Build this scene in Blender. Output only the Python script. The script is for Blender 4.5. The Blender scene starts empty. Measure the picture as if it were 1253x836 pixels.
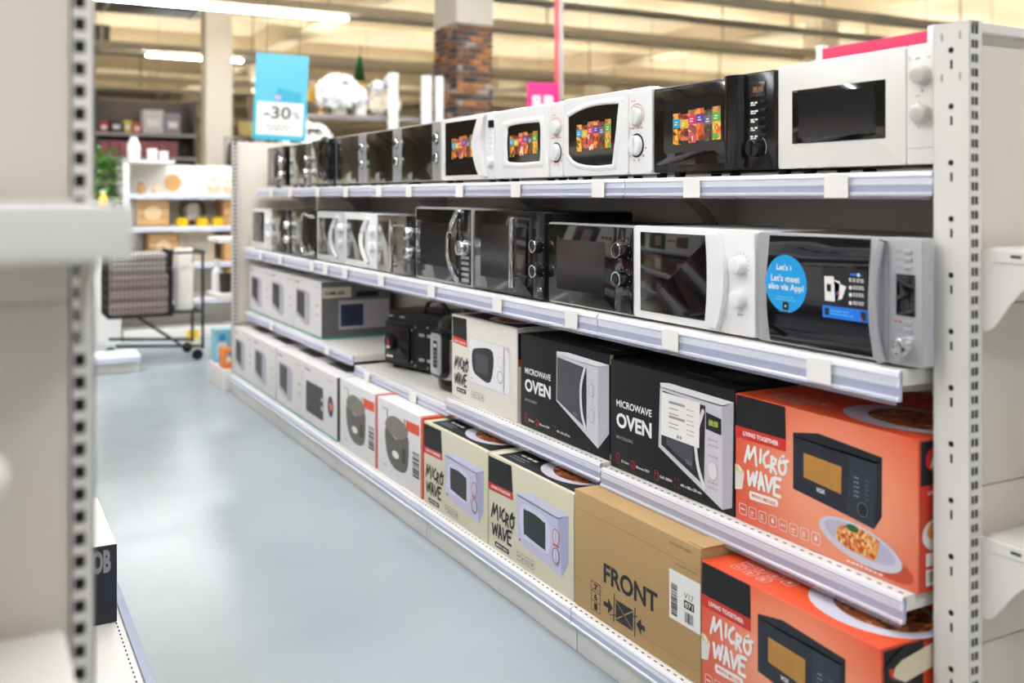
import bpy, bmesh, math, random
from mathutils import Vector, Matrix

random.seed(7)
PI = math.pi
SC = bpy.context.scene
COL = SC.collection

# ------------------------------------------------------------------ camera
cam_d = bpy.data.cameras.new('camera'); CAM = bpy.data.objects.new('camera', cam_d); COL.objects.link(CAM)
CAM.location = (0, 0, 1.22)
CAM.rotation_euler = (PI / 2, 0, -math.radians(28.507))
cam_d.sensor_width = 36.0; cam_d.lens = 35.0
cam_d.shift_y = -0.1421
cam_d.clip_start = 0.05; cam_d.clip_end = 200
cam_d.dof.use_dof = True; cam_d.dof.focus_distance = 2.65; cam_d.dof.aperture_fstop = 2.1
SC.camera = CAM

# ------------------------------------------------------------------ world, exposure
W = bpy.data.worlds.new('world'); SC.world = W; W.use_nodes = True
W.node_tree.nodes['Background'].inputs[0].default_value = (0.97, 0.98, 1.0, 1)
W.node_tree.nodes['Background'].inputs[1].default_value = 0.6
SC.view_settings.view_transform = 'Standard'; SC.view_settings.look = 'None'
SC.view_settings.gamma = 1; SC.view_settings.use_curve_mapping = False
SC.view_settings.exposure = 0.18
UP = 37.0            # radiance of the added, unseen tubes that brighten the ceiling
LAMP = 62.0          # radiance of the tube diffusers

# ------------------------------------------------------------------ materials
MATS = {}
def lin(c):
    return tuple((v / 255 / 12.92) if v / 255 <= 0.04045 else ((v / 255 + 0.055) / 1.055) ** 2.4 for v in c)
def new_mat(name):
    m = bpy.data.materials.new(name); m.use_nodes = True
    nt = m.node_tree; return m, nt, nt.nodes['Principled BSDF']
def mat(name, col=None, rough=0.5, metal=0.0, var=0.05, scale=14.0, coat=0.0, bump=0.0, aniso=None, spec=0.5):
    """plain surface with a little procedural variation; col is sRGB 0-255"""
    if name in MATS: return MATS[name]
    m, nt, b = new_mat(name); N = nt.nodes; L = nt.links
    c = lin(col)
    tc = N.new('ShaderNodeTexCoord'); no = N.new('ShaderNodeTexNoise')
    no.inputs['Scale'].default_value = scale; no.inputs['Detail'].default_value = 4
    src = tc.outputs['Object']
    if aniso:
        mp = N.new('ShaderNodeMapping'); mp.inputs['Scale'].default_value = aniso
        L.new(src, mp.inputs['Vector']); src = mp.outputs['Vector']
    L.new(src, no.inputs['Vector'])
    mx = N.new('ShaderNodeMix'); mx.data_type = 'RGBA'
    mx.inputs['A'].default_value = (*[v * (1 - var) for v in c], 1)
    mx.inputs['B'].default_value = (*[min(1, v * (1 + var)) for v in c], 1)
    L.new(no.outputs['Fac'], mx.inputs['Factor'])
    L.new(mx.outputs['Result'], b.inputs['Base Color'])
    b.inputs['Roughness'].default_value = rough; b.inputs['Metallic'].default_value = metal
    b.inputs['Coat Weight'].default_value = coat; b.inputs['Specular IOR Level'].default_value = spec
    if bump:
        bp = N.new('ShaderNodeBump'); bp.inputs['Strength'].default_value = bump; bp.inputs['Distance'].default_value = 0.002
        L.new(no.outputs['Fac'], bp.inputs['Height']); L.new(bp.outputs['Normal'], b.inputs['Normal'])
    MATS[name] = m; return m
def food(name, cols, scale=120.0, rough=0.45):
    """printed food photograph: voronoi cells in several colours"""
    if name in MATS: return MATS[name]
    m, nt, b = new_mat(name); N = nt.nodes; L = nt.links
    tc = N.new('ShaderNodeTexCoord'); vo = N.new('ShaderNodeTexVoronoi'); vo.inputs['Scale'].default_value = scale
    L.new(tc.outputs['Object'], vo.inputs['Vector'])
    sp = N.new('ShaderNodeSeparateColor'); L.new(vo.outputs['Color'], sp.inputs['Color'])
    r = N.new('ShaderNodeValToRGB'); r.color_ramp.interpolation = 'CONSTANT'
    L.new(sp.outputs['Red'], r.inputs['Fac'])
    el = r.color_ramp.elements
    while len(el) < len(cols): el.new(0.5)
    for i, c in enumerate(cols):
        el[i].position = i / len(cols); el[i].color = (*lin(c), 1)
    L.new(r.outputs['Color'], b.inputs['Base Color']); b.inputs['Roughness'].default_value = rough
    MATS[name] = m; return m
def emit(name, col, s):
    if name in MATS: return MATS[name]
    m = bpy.data.materials.new(name); m.use_nodes = True; nt = m.node_tree
    nt.nodes.clear(); o = nt.nodes.new('ShaderNodeOutputMaterial'); e = nt.nodes.new('ShaderNodeEmission')
    e.inputs[0].default_value = (*lin(col), 1); e.inputs[1].default_value = s
    nt.links.new(e.outputs[0], o.inputs[0]); MATS[name] = m; return m
def clear_plastic(name, col, alpha=0.45):
    if name in MATS: return MATS[name]
    m, nt, b = new_mat(name)
    b.inputs['Base Color'].default_value = (*lin(col), 1); b.inputs['Roughness'].default_value = 0.12
    b.inputs['Alpha'].default_value = alpha
    MATS[name] = m; return m
def glow_print(name, c0, c1, cx, cz, rad):
    """ink that fades from one colour to another around a point of the printed face (a printed vignette)"""
    if name in MATS: return MATS[name]
    m, nt, b = new_mat(name); N = nt.nodes; L = nt.links
    tc = N.new('ShaderNodeTexCoord'); mp = N.new('ShaderNodeMapping')
    mp.inputs['Location'].default_value = (-cx / rad, 0, -cz / rad); mp.inputs['Scale'].default_value = (1 / rad, 0.0, 1.35 / rad)
    L.new(tc.outputs['Object'], mp.inputs['Vector'])
    g = N.new('ShaderNodeTexGradient'); g.gradient_type = 'SPHERICAL'; L.new(mp.outputs['Vector'], g.inputs['Vector'])
    r = N.new('ShaderNodeValToRGB'); L.new(g.outputs['Fac'], r.inputs['Fac'])
    r.color_ramp.interpolation = 'EASE'
    r.color_ramp.elements[0].position = 0.0; r.color_ramp.elements[0].color = (*lin(c0), 1)
    r.color_ramp.elements[1].position = 0.8; r.color_ramp.elements[1].color = (*lin(c1), 1)
    L.new(r.outputs['Color'], b.inputs['Base Color']); b.inputs['Roughness'].default_value = 0.38
    MATS[name] = m; return m

WHITE = mat('white_enamel', (228, 225, 220), 0.38, var=0.02)
SHELFW = mat('shelf_white_paint', (222, 218, 212), 0.42, var=0.03, scale=5)
PANELW = mat('panel_white_paint', (214, 205, 192), 0.5, var=0.03, scale=4)
BACKG = mat('back_panel_grey', (204, 198, 190), 0.45, var=0.05, scale=5)
RAILL = mat('rail_lavender_plastic', (182, 187, 210), 0.16, var=0.03, scale=8)
RAILW = mat('rail_pale_plastic', (230, 231, 238), 0.18, var=0.03, scale=8)
CLEAR = clear_plastic('clear_lip_plastic', (206, 205, 222), 0.16)
PAPER = mat('paper_white', (236, 232, 226), 0.7, var=0.02)
HOLE = mat('hole_black', (18, 16, 18), 0.9)
GREYINK = mat('ink_grey', (150, 150, 152), 0.6)
BLKINK = mat('ink_black', (22, 22, 24), 0.5)
WHTINK = mat('ink_white', (238, 236, 232), 0.45)
REDINK = mat('ink_red', (206, 44, 34), 0.45)
CHARINK = mat('ink_charcoal', (26, 28, 30), 0.5, spec=.3)
GLASS = mat('black_door_glass', (16, 16, 18), 0.06, var=0.1, coat=0.4)
SCREEN = mat('dark_mesh_screen', (29, 29, 32), 0.12, var=0.15, scale=60)
BLACKP = mat('black_gloss_plastic', (20, 20, 22), 0.14, var=0.08)
BLACKM = mat('black_satin_plastic', (20, 21, 25), 0.38, spec=.3, var=0.1, bump=0.05, scale=200)
WPLAS = mat('white_gloss_plastic', (232, 231, 230), 0.16, var=0.012)
SILVER = mat('silver_plastic', (186, 187, 190), 0.3, metal=0.55, var=0.03)
STEEL = mat('brushed_steel', (176, 172, 168), 0.26, metal=0.95, var=0.08, scale=40, aniso=(1, 1, 18))
CHROME = mat('chrome', (214, 214, 216), 0.08, metal=1.0, var=0.02)
MIRROR = mat('mirror_door', (150, 146, 142), 0.08, metal=0.92, var=0.06)
DMIRROR = mat('dark_mirror_door', (112, 107, 103), 0.07, metal=0.85, var=0.06)
GREYK = mat('grey_knob', (198, 195, 190), 0.3, metal=0.2, var=0.03)

# ------------------------------------------------------------------ mesh helpers
def thing(name, label, cat, loc=(0, 0, 0), rz=0.0, group=None, kind=None):
    o = bpy.data.objects.new(name, None); COL.objects.link(o)
    o.empty_display_size = 0.05
    o.location = loc; o.rotation_euler = (0, 0, rz)
    o['label'] = label; o['category'] = cat
    if group: o['group'] = group
    if kind: o['kind'] = kind
    return o
def tag(o, label, cat, group=None, kind=None):
    o['label'] = label; o['category'] = cat
    if group: o['group'] = group
    if kind: o['kind'] = kind
    return o
def link(name, me, par=None, smooth=True):
    if smooth and len(me.polygons):
        me.polygons.foreach_set('use_smooth', [True] * len(me.polygons))
        me.set_sharp_from_angle(angle=math.radians(32))
    o = bpy.data.objects.new(name, me); COL.objects.link(o)
    if par: o.parent = par
    return o
def obj(name, bm, m, par=None, smooth=True):
    me = bpy.data.meshes.new(name)
    bmesh.ops.recalc_face_normals(bm, faces=bm.faces)
    bm.to_mesh(me); bm.free()
    for x in (m if isinstance(m, (list, tuple)) else [m]): me.materials.append(x)
    return link(name, me, par, smooth)
def copy_tree(o, loc=None, rz=None, label=None, parent=None):
    c = o.copy(); COL.objects.link(c); c.parent = parent
    if loc is not None: c.location = loc
    if rz is not None: c.rotation_euler = (0, 0, rz)
    if label: c['label'] = label
    for ch in list(o.children): copy_tree(ch, parent=c)
    return c
def abox(bm, x0, x1, y0, y1, z0, z1, mi=0, bev=0.0, seg=2):
    vs = [bm.verts.new((x, y, z)) for x in (x0, x1) for y in (y0, y1) for z in (z0, z1)]
    q = [(0, 1, 3, 2), (4, 6, 7, 5), (0, 4, 5, 1), (2, 3, 7, 6), (0, 2, 6, 4), (1, 5, 7, 3)]
    fs = [bm.faces.new([vs[i] for i in f]) for f in q]
    for f in fs: f.material_index = mi
    if bev:
        es = list({e for f in fs for e in f.edges})
        r = bmesh.ops.bevel(bm, geom=es, offset=bev, segments=seg, profile=0.6, affect='EDGES')
        for f in r['faces']: f.material_index = mi
    return fs
def box(name, m, par, x0, x1, y0, y1, z0, z1, bev=0.003, seg=2):
    bm = bmesh.new(); abox(bm, x0, x1, y0, y1, z0, z1, 0, bev, seg); return obj(name, bm, m, par)
def prism(name, m, par, pts, y0, y1, bev=0.0, seg=2):
    """outline in x,z pushed from y0 (front) to y1; the front rim is rounded"""
    bm = bmesh.new()
    a = [bm.verts.new((x, y0, z)) for x, z in pts]; b = [bm.verts.new((x, y1, z)) for x, z in pts]
    f = bm.faces.new(a); bm.faces.new(b[::-1])
    n = len(pts)
    for i in range(n): bm.faces.new((a[i], b[i], b[(i + 1) % n], a[(i + 1) % n]))
    if bev: bmesh.ops.bevel(bm, geom=list(f.edges), offset=bev, segments=seg, profile=0.6, affect='EDGES')
    return obj(name, bm, m, par)
def frame(name, m, par, outer, inner, y0, y1, bev=0.0):
    """ring between two outlines with the same number of points"""
    bm = bmesh.new(); n = len(outer)
    R = [[bm.verts.new((x, y, z)) for x, z in o] for o in (outer, inner) for y in (y0, y1)]
    of, ob, inf, inb = R
    for i in range(n):
        j = (i + 1) % n
        bm.faces.new((of[i], of[j], inf[j], inf[i])); bm.faces.new((ob[i], inb[i], inb[j], ob[j]))
        bm.faces.new((of[i], ob[i], ob[j], of[j])); bm.faces.new((inf[i], inf[j], inb[j], inb[i]))
    if bev:
        es = [e for e in bm.edges if all(v in of for v in e.verts) or all(v in inf for v in e.verts)]
        bmesh.ops.bevel(bm, geom=es, offset=bev, segments=2, profile=0.6, affect='EDGES')
    return obj(name, bm, m, par)
def lathe(bm, prof, c=(0, 0, 0), n=20, axis='z', mi=0):
    rings = []
    for r, h in prof:
        ring = []
        for k in range(n):
            a = 2 * PI * k / n
            if axis == 'z': p = (c[0] + r * math.cos(a), c[1] + r * math.sin(a), c[2] + h)
            elif axis == 'y': p = (c[0] + r * math.cos(a), c[1] + h, c[2] + r * math.sin(a))
            else: p = (c[0] + h, c[1] + r * math.cos(a), c[2] + r * math.sin(a))
            ring.append(bm.verts.new(p))
        rings.append(ring)
    for i in range(len(rings) - 1):
        for k in range(n):
            f = bm.faces.new((rings[i][k], rings[i][(k + 1) % n], rings[i + 1][(k + 1) % n], rings[i + 1][k])); f.material_index = mi
    for r in (rings[0], rings[-1]):
        try: f = bm.faces.new(r); f.material_index = mi
        except ValueError: pass
def turned(name, m, par, prof, c=(0, 0, 0), n=20, axis='z'):
    bm = bmesh.new(); lathe(bm, prof, c, n, axis); return obj(name, bm, m, par)
def atube(bm, pts, r, n=8, mi=0, flat=1.0):
    P = [Vector(p) for p in pts]; rings = []
    for i, p in enumerate(P):
        t = (P[min(i + 1, len(P) - 1)] - P[max(i - 1, 0)]).normalized()
        up = Vector((0, 0, 1)) if abs(t.z) < 0.95 else Vector((1, 0, 0))
        s = t.cross(up).normalized(); u = s.cross(t).normalized()
        rings.append([bm.verts.new(p + s * (r * math.cos(2 * PI * k / n)) + u * (r * flat * math.sin(2 * PI * k / n))) for k in range(n)])
    for i in range(len(rings) - 1):
        for k in range(n):
            f = bm.faces.new((rings[i][k], rings[i][(k + 1) % n], rings[i + 1][(k + 1) % n], rings[i + 1][k])); f.material_index = mi
    for r_ in (rings[0], rings[-1]): bm.faces.new(r_).material_index = mi
def tube(name, m, par, pts, r, n=8, flat=1.0):
    bm = bmesh.new(); atube(bm, pts, r, n, 0, flat); return obj(name, bm, m, par)
def rr(x0, x1, z0, z1, r, n=4):
    out = []
    for cx, cz, a0 in ((x1 - r, z1 - r, 0), (x0 + r, z1 - r, 90), (x0 + r, z0 + r, 180), (x1 - r, z0 + r, 270)):
        for k in range(n + 1):
            a = math.radians(a0 + 90 * k / n); out.append((cx + r * math.cos(a), cz + r * math.sin(a)))
    return out
def spline(pts, closed=True, k=5):
    out = []; n = len(pts)
    rng = range(n) if closed else range(n - 1)
    for i in rng:
        g = lambda j: pts[j % n] if closed else pts[max(0, min(n - 1, j))]
        p0, p1, p2, p3 = g(i - 1), g(i), g(i + 1), g(i + 2)
        for s in range(k):
            t = s / k
            out.append(tuple(0.5 * (2 * b + (c - a) * t + (2 * a - 5 * b + 4 * c - d) * t * t + (3 * b - a - 3 * c + d) * t ** 3)
                             for a, b, c, d in zip(p0, p1, p2, p3)))
    if not closed: out.append(pts[-1])
    return out

# ------------------------------------------------------------------ flat print: words, shapes and pictures on a face
TXT = {}
def text_polys(s, bold=0.0):
    k = (s, bold)
    if k not in TXT:
        cu = bpy.data.curves.new('t', 'FONT'); cu.body = s; cu.size = 1; cu.offset = bold; cu.resolution_u = 3
        o = bpy.data.objects.new('t', cu); COL.objects.link(o)
        me = bpy.data.meshes.new_from_object(o.evaluated_get(bpy.context.evaluated_depsgraph_get()))
        v = [tuple(p.co)[:2] for p in me.vertices]; f = [tuple(p.vertices) for p in me.polygons]
        bpy.data.objects.remove(o); bpy.data.curves.remove(cu); bpy.data.meshes.remove(me)
        xs = [p[0] for p in v]; ys = [p[1] for p in v]
        x0, x1, y0, y1 = min(xs), max(xs), min(ys), max(ys)
        TXT[k] = ([((x - x0) / (x1 - x0), (y - y0) / (y1 - y0)) for x, y in v], f)
    return TXT[k]
class Art:
    """ink on one face; face(u, v, e) gives the point, e is how far the ink sits proud"""
    def __init__(s, face): s.v = []; s.f = []; s.mi = []; s.ms = []; s.face = face; s.cnt = 0; s.kids = []
    def m(s, mt):
        if mt not in s.ms: s.ms.append(mt)
        return s.ms.index(mt)
    def poly(s, mt, pts, ly=0):
        b = len(s.v); s.v += [s.face(u, w, 0.0005 + 0.0004 * ly) for u, w in pts]
        s.f.append(tuple(range(b, b + len(pts)))); s.mi.append(s.m(mt)); return s
    def rect(s, mt, x0, x1, z0, z1, ly=0): return s.poly(mt, [(x0, z0), (x1, z0), (x1, z1), (x0, z1)], ly)
    def ell(s, mt, cx, cz, rx, rz, ly=0, ang=0.0, n=28):
        c, d = math.cos(ang), math.sin(ang)
        return s.poly(mt, [(cx + rx * math.cos(a) * c - rz * math.sin(a) * d, cz + rx * math.cos(a) * d + rz * math.sin(a) * c)
                           for a in [2 * PI * k / n for k in range(n)]], ly)
    def strip(s, mt, P, w, ly, closed):
        """one brush stroke: a ribbon with mitred joints and round ends"""
        n = len(P); r = w / 2; k = s.m(mt); s.cnt += 1
        e = 0.0005 + 0.0004 * ly + 2.2e-5 * (s.cnt % 15)
        L, R_ = [], []
        for i in range(n):
            a = P[i - 1] if (i or closed) else None; c = P[(i + 1) % n] if (i < n - 1 or closed) else None; p = P[i]
            ns = []
            for q0, q1 in ((a, p), (p, c)):
                if q0 and q1:
                    l = math.hypot(q1[0] - q0[0], q1[1] - q0[1]) or 1e-9; ns.append((-(q1[1] - q0[1]) / l, (q1[0] - q0[0]) / l))
            nx, ny = sum(v[0] for v in ns) / len(ns), sum(v[1] for v in ns) / len(ns); l2 = max(nx * nx + ny * ny, .45)
            nx, ny = nx / l2 * r, ny / l2 * r
            L.append((p[0] + nx, p[1] + ny)); R_.append((p[0] - nx, p[1] - ny))
        b = len(s.v); s.v += [s.face(u, v, e) for u, v in L + R_]
        for i in range(n if closed else n - 1):
            s.f.append((b + i, b + (i + 1) % n, b + n + (i + 1) % n, b + n + i)); s.mi.append(k)
        if not closed:
            for p, q, i in ((P[0], P[1], 0), (P[-1], P[-2], n - 1)):
                a0 = math.atan2(p[1] - q[1], p[0] - q[0]); bb = len(s.v)
                s.v += [s.face(p[0] + r * math.cos(a0 + t), p[1] + r * math.sin(a0 + t), e) for t in (-.95, -.32, .32, .95)]
                o = (b + n + i, b + i) if i else (b + i, b + n + i)
                s.f.append((o[0], bb, bb + 1, bb + 2, bb + 3, o[1])); s.mi.append(k)
    def line(s, mt, pts, w, ly=0, closed=False):
        P = [tuple(p) for p in pts]; P = [p for i, p in enumerate(P) if i == 0 or math.dist(p, P[i - 1]) > 1e-6]
        if closed: s.strip(mt, P, w, ly, True); return s
        cur = [P[0]]
        for i in range(1, len(P)):
            cur.append(P[i])
            if i < len(P) - 1:
                a = math.atan2(P[i][1] - P[i - 1][1], P[i][0] - P[i - 1][0]); b = math.atan2(P[i + 1][1] - P[i][1], P[i + 1][0] - P[i][0])
                if abs((b - a + PI) % (2 * PI) - PI) > 1.1: s.strip(mt, cur, w, ly, False); cur = [P[i]]
        s.strip(mt, cur, w, ly, False); return s
    def ring(s, mt, pts, w, ly=0): return s.line(mt, pts, w, ly, True)
    def text(s, mt, t, x0, x1, z0, z1, ly=0, bold=0.0, skew=0.0):
        v, f = text_polys(t, bold); b = len(s.v)
        s.v += [s.face(x0 + (x1 - x0) * u, z0 + (z1 - z0) * w + skew * u, 0.0005 + 0.0004 * ly) for u, w in v]
        k = s.m(mt)
        for p in f: s.f.append(tuple(b + i for i in p)); s.mi.append(k)
        return s
    def bars(s, mt, x0, x1, z0, z1, n, ly=0, vert=True):
        rnd = random.Random(n * 7 + int(x0 * 1000)); p = 0.0
        tot = [rnd.choice((1, 1, 2, 3)) for _ in range(2 * n)]; T = sum(tot)
        for i, t in enumerate(tot):
            if i % 2 == 0:
                if vert: s.rect(mt, x0 + (x1 - x0) * p / T, x0 + (x1 - x0) * (p + t) / T, z0, z1, ly)
                else: s.rect(mt, x0, x1, z0 + (z1 - z0) * p / T, z0 + (z1 - z0) * (p + t) / T, ly)
            p += t
        return s
    def words(s, mt, x0, x1, z, h, n, ly=0):
        """a line too small to read: short dashes of ink"""
        rnd = random.Random(int(x0 * 997 + z * 3331)); x = x0; w = (x1 - x0) / n
        for i in range(n):
            s.rect(mt, x, x + w * rnd.uniform(0.6, 0.88), z, z + h, ly); x += w
        return s
    def build(s, name, par):
        for nm, k in s.kids: k.build(nm, par)
        if not s.f: return None
        me = bpy.data.meshes.new(name); me.from_pydata(s.v, [], s.f)
        for mt in s.ms: me.materials.append(mt)
        me.polygons.foreach_set('material_index', s.mi); me.update()
        return link(name, me, par, smooth=False)
FRONT = lambda x, z, e: (x, -e, z)
def at_y(y0): return lambda x, z, e: (x, y0 - e, z)
def TOP(h): return lambda x, y, e: (x, y, h + e)
def RIGHT(w): return lambda y, z, e: (w + e, y, z)

# ================================================================== the setting
def struct(o): o['kind'] = 'structure'; return o
def floor_mat():
    m, nt, b = new_mat('pale_blue_grey_floor'); N = nt.nodes; L = nt.links
    tc = N.new('ShaderNodeTexCoord'); n1 = N.new('ShaderNodeTexNoise'); n1.inputs['Scale'].default_value = 0.9; n1.inputs['Detail'].default_value = 6
    L.new(tc.outputs['Object'], n1.inputs['Vector'])
    r = N.new('ShaderNodeValToRGB'); L.new(n1.outputs['Fac'], r.inputs['Fac'])
    r.color_ramp.elements[0].position = 0.3; r.color_ramp.elements[0].color = (*lin((148, 158, 163)), 1)
    r.color_ramp.elements[1].position = 0.7; r.color_ramp.elements[1].color = (*lin((166, 174, 178)), 1)
    L.new(r.outputs['Color'], b.inputs['Base Color'])
    n2 = N.new('ShaderNodeTexNoise'); n2.inputs['Scale'].default_value = 3.0; L.new(tc.outputs['Object'], n2.inputs['Vector'])
    mr = N.new('ShaderNodeMapRange'); mr.inputs['To Min'].default_value = 0.14; mr.inputs['To Max'].default_value = 0.3
    L.new(n2.outputs['Fac'], mr.inputs['Value']); L.new(mr.outputs['Result'], b.inputs['Roughness'])
    n3 = N.new('ShaderNodeTexNoise'); n3.inputs['Scale'].default_value = 7.0; L.new(tc.outputs['Object'], n3.inputs['Vector'])
    bp = N.new('ShaderNodeBump'); bp.inputs['Strength'].default_value = 0.12; bp.inputs['Distance'].default_value = 0.01
    L.new(n3.outputs['Fac'], bp.inputs['Height']); L.new(bp.outputs['Normal'], b.inputs['Normal'])
    return m
CEIL = mat('cream_concrete', (234, 221, 196), 0.85, var=0.06, scale=0.6)
BEAM = mat('cream_beam_paint', (226, 212, 186), 0.8, var=0.05, scale=0.8)
WALLM = mat('cream_wall_paint', (228, 214, 188), 0.8, var=0.05, scale=0.5)
TRUNK = mat('trunking_grey', (176, 166, 148), 0.5, var=0.06, scale=2)
DARKM = mat('dark_duct_metal', (84, 76, 68), 0.6, var=0.15, scale=2)
GALV = mat('galvanised_tray', (190, 186, 180), 0.3, metal=0.6, var=0.1, scale=3)
struct(box('floor', floor_mat(), None, -16, 48, -10, 50, -0.1, 0, 0))
struct(box('ceiling', CEIL, None, -16, 48, -10, 50, 6.2, 6.4, 0))
struct(box('wall_back', WALLM, None, -16, 48, 50, 50.3, 0, 6.2, 0))
struct(box('wall_right', WALLM, None, 48, 48.3, -10, 50, 0, 6.2, 0))
struct(box('wall_left', WALLM, None, -16.3, -16, -10, 50, 0, 6.2, 0))
n = 0
for y in (13.5, 19.5, 25.5, 31.5, 37.5, 44):
    n += 1; struct(box('trim_%d' % n, BEAM, None, -16, 48, y - .22, y + .22, 5.7, 6.2, 0.01))
for x in (-3, 8, 19, 30, 41):
    n += 1; struct(box('trim_%d' % n, BEAM, None, x - .3, x + .3, -10, 50, 5.6, 6.2, 0.01))
# concrete columns
cols = [(4.03, 19.0, .48, 'slim cream column left of the blue sale sign'), (18.9, 18.4, .6, 'cream concrete column above the white end microwave'),
        (19.3, 29.4, .6, 'distant cream column behind the pink sign pole'), (8.0, 31.5, .55, 'distant cream column behind the green mini tree'),
        (30.2, 25.5, .6, 'cream column far off to the right'), (8.2, 44, .6, 'farthest cream column near the back wall')]
for x, y, w, lb in cols:
    c = struct(box('column', mat('column_pale_paint', (222, 214, 200), .8, var=.03, scale=1), None, x - w / 2, x + w / 2, y - w / 2, y + w / 2, 0, 6.2, 0.01)); tag(c, lb, 'column', 'hall columns', 'structure')

# brick pillar with a white head
pl = thing('brick_pillar', 'square pillar clad in brown and orange bricks with a white upper half', 'pillar', (5.4, 11.4, 0), kind='structure')
box('core', mat('mortar_grey', (196, 186, 174), 0.9), pl, 0.012, .488, .012, .668, 0, 3.43, 0)
box('white_head', mat('white_plaster', (224, 214, 200), 0.8), pl, -.01, .51, -.01, .69, 3.42, 6.2, 0.004)
bm_ = []
for i, cc in enumerate([(150, 104, 74), (110, 80, 64), (70, 62, 62), (128, 96, 78), (186, 126, 72), (168, 154, 142), (92, 82, 80), (112, 72, 58)]):
    bm_.append(mat('brick_tone_%d' % i, cc, 0.85, var=0.18, scale=22))
def brick_mesh(lx, ly, m):
    b = bmesh.new(); abox(b, 0, lx, 0, ly, 0, .058, 0, .004, 1)
    me = bpy.data.meshes.new('brick'); bm = b; bmesh.ops.recalc_face_normals(bm, faces=bm.faces); bm.to_mesh(me); bm.free(); me.materials.append(m); return me
BR = {}
rb = random.Random(3)
for k in range(19):
    z = 2.0 + k * .0745
    for face, Ltot in (('front', .5), ('side', .68)):
        u = -.09 * (k % 2)
        while u < Ltot - .01:
            a, b_ = max(0, u), min(Ltot, u + .168)
            if b_ - a > .02:
                lx = round(b_ - a, 3); mi = rb.randrange(len(bm_)); key = (face, lx, mi)
                if key not in BR:
                    BR[key] = brick_mesh(lx, .03, bm_[mi]) if face == 'front' else brick_mesh(.03, lx, bm_[mi])
                o = bpy.data.objects.new('brick', BR[key]); COL.objects.link(o); o.parent = pl
                d = rb.uniform(0, .008)
                o.location = (a, -.018 - d, z) if face == 'front' else (-.018 - d, a, z)
            u += .184

# luminaires on grey trunking, in rows across the hall
def luminaire(x, y, z, L_, label):
    t = thing('tube_luminaire', label, 'light', (x, y, z), group='tube luminaires in rows')
    bm = bmesh.new(); abox(bm, -L_ / 2, L_ / 2, -.045, .045, .03, .1, 0, .006, 1); obj('housing', bm, TRUNK, t)
    bm = bmesh.new()
    pf = [(-.075, .03), (-.05, 0), (.05, 0), (.075, .03)]
    a = [bm.verts.new((-L_ / 2, p, q)) for p, q in pf]; b = [bm.verts.new((L_ / 2, p, q)) for p, q in pf]
    bm.faces.new(a); bm.faces.new(b)
    for i in range(4): bm.faces.new((a[i], a[(i + 1) % 4], b[(i + 1) % 4], b[i]))
    obj('diffuser', bm, emit('tube_glow', (246, 249, 255), LAMP), t, smooth=False)
    return t
ZL = 4.2
rows = {16.2: [(3.4, 4.4)], 22.3: [(4.28, 2.0)]}
for yy, xs in rows.items():
    for x, L_ in xs:
        luminaire(x, yy, ZL, L_, 'long bright tube light hanging from grey trunking near the ceiling' if yy < 20 else 'distant bright tube light below the ceiling beams')
over = []
for yy in (2.2, 5.0, 8.0):
    for x in (-4.5, -1.5, 1.5, 4.5, 7.5): over.append((x, yy))
over += [(-1.5, -1.2), (1.5, -1.2)]  # extra pair added behind the camera to brighten the left end rack
for x, yy in over: luminaire(x, yy, ZL, 2.2, 'unseen tube light over the aisle above the shelves')
TL = {16.2: 'grey lighting trunking above the blue sale sign', 22.3: 'grey lighting trunking behind the slim cream column', 28.5: 'thin grey trunking in the third lighting row',
      35: 'farthest grey lighting trunking', 12.5: 'grey trunking crossing above the white end microwave'}
for yy, x0, x1 in ((16.2, -9, 30), (22.3, -9, 34), (28.5, -9, 40), (35, -9, 44), (42, -9, 46), (12.5, 8, 34), (-1.2, -6, 9), (2.2, -6, 9), (5.0, -6, 9), (8.0, -6, 9)):
    t = thing('light_trunking', TL.get(yy, 'grey lighting trunking over the near shelves' if yy < 10 else 'grey lighting trunking by the back wall'), 'trunking', (0, yy, 0), group='lighting trunking')
    bm = bmesh.new(); abox(bm, x0, x1, -.08, .08, ZL + .1, ZL + .17); abox(bm, x0, x1, -.08, -.07, ZL + .17, ZL + .26); abox(bm, x0, x1, .07, .08, ZL + .17, ZL + .26); obj('channel', bm, TRUNK, t)
    k = x0 + 1.5
    while k < x1: box('hanger', TRUNK, t, k - .008, k + .008, -.008, .008, ZL + .17, 6.2, 0); k += 6
    if yy > 10:      # unseen tubes added on top of the channel to brighten the ceiling
        k = x0 + .5
        while k < x1 - 3: box('added_uplight', emit('added_uplight_glow', (255, 246, 230), UP), t, k, k + 3, -.04, .04, ZL + .171, ZL + .195, 0); k += 4
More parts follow.
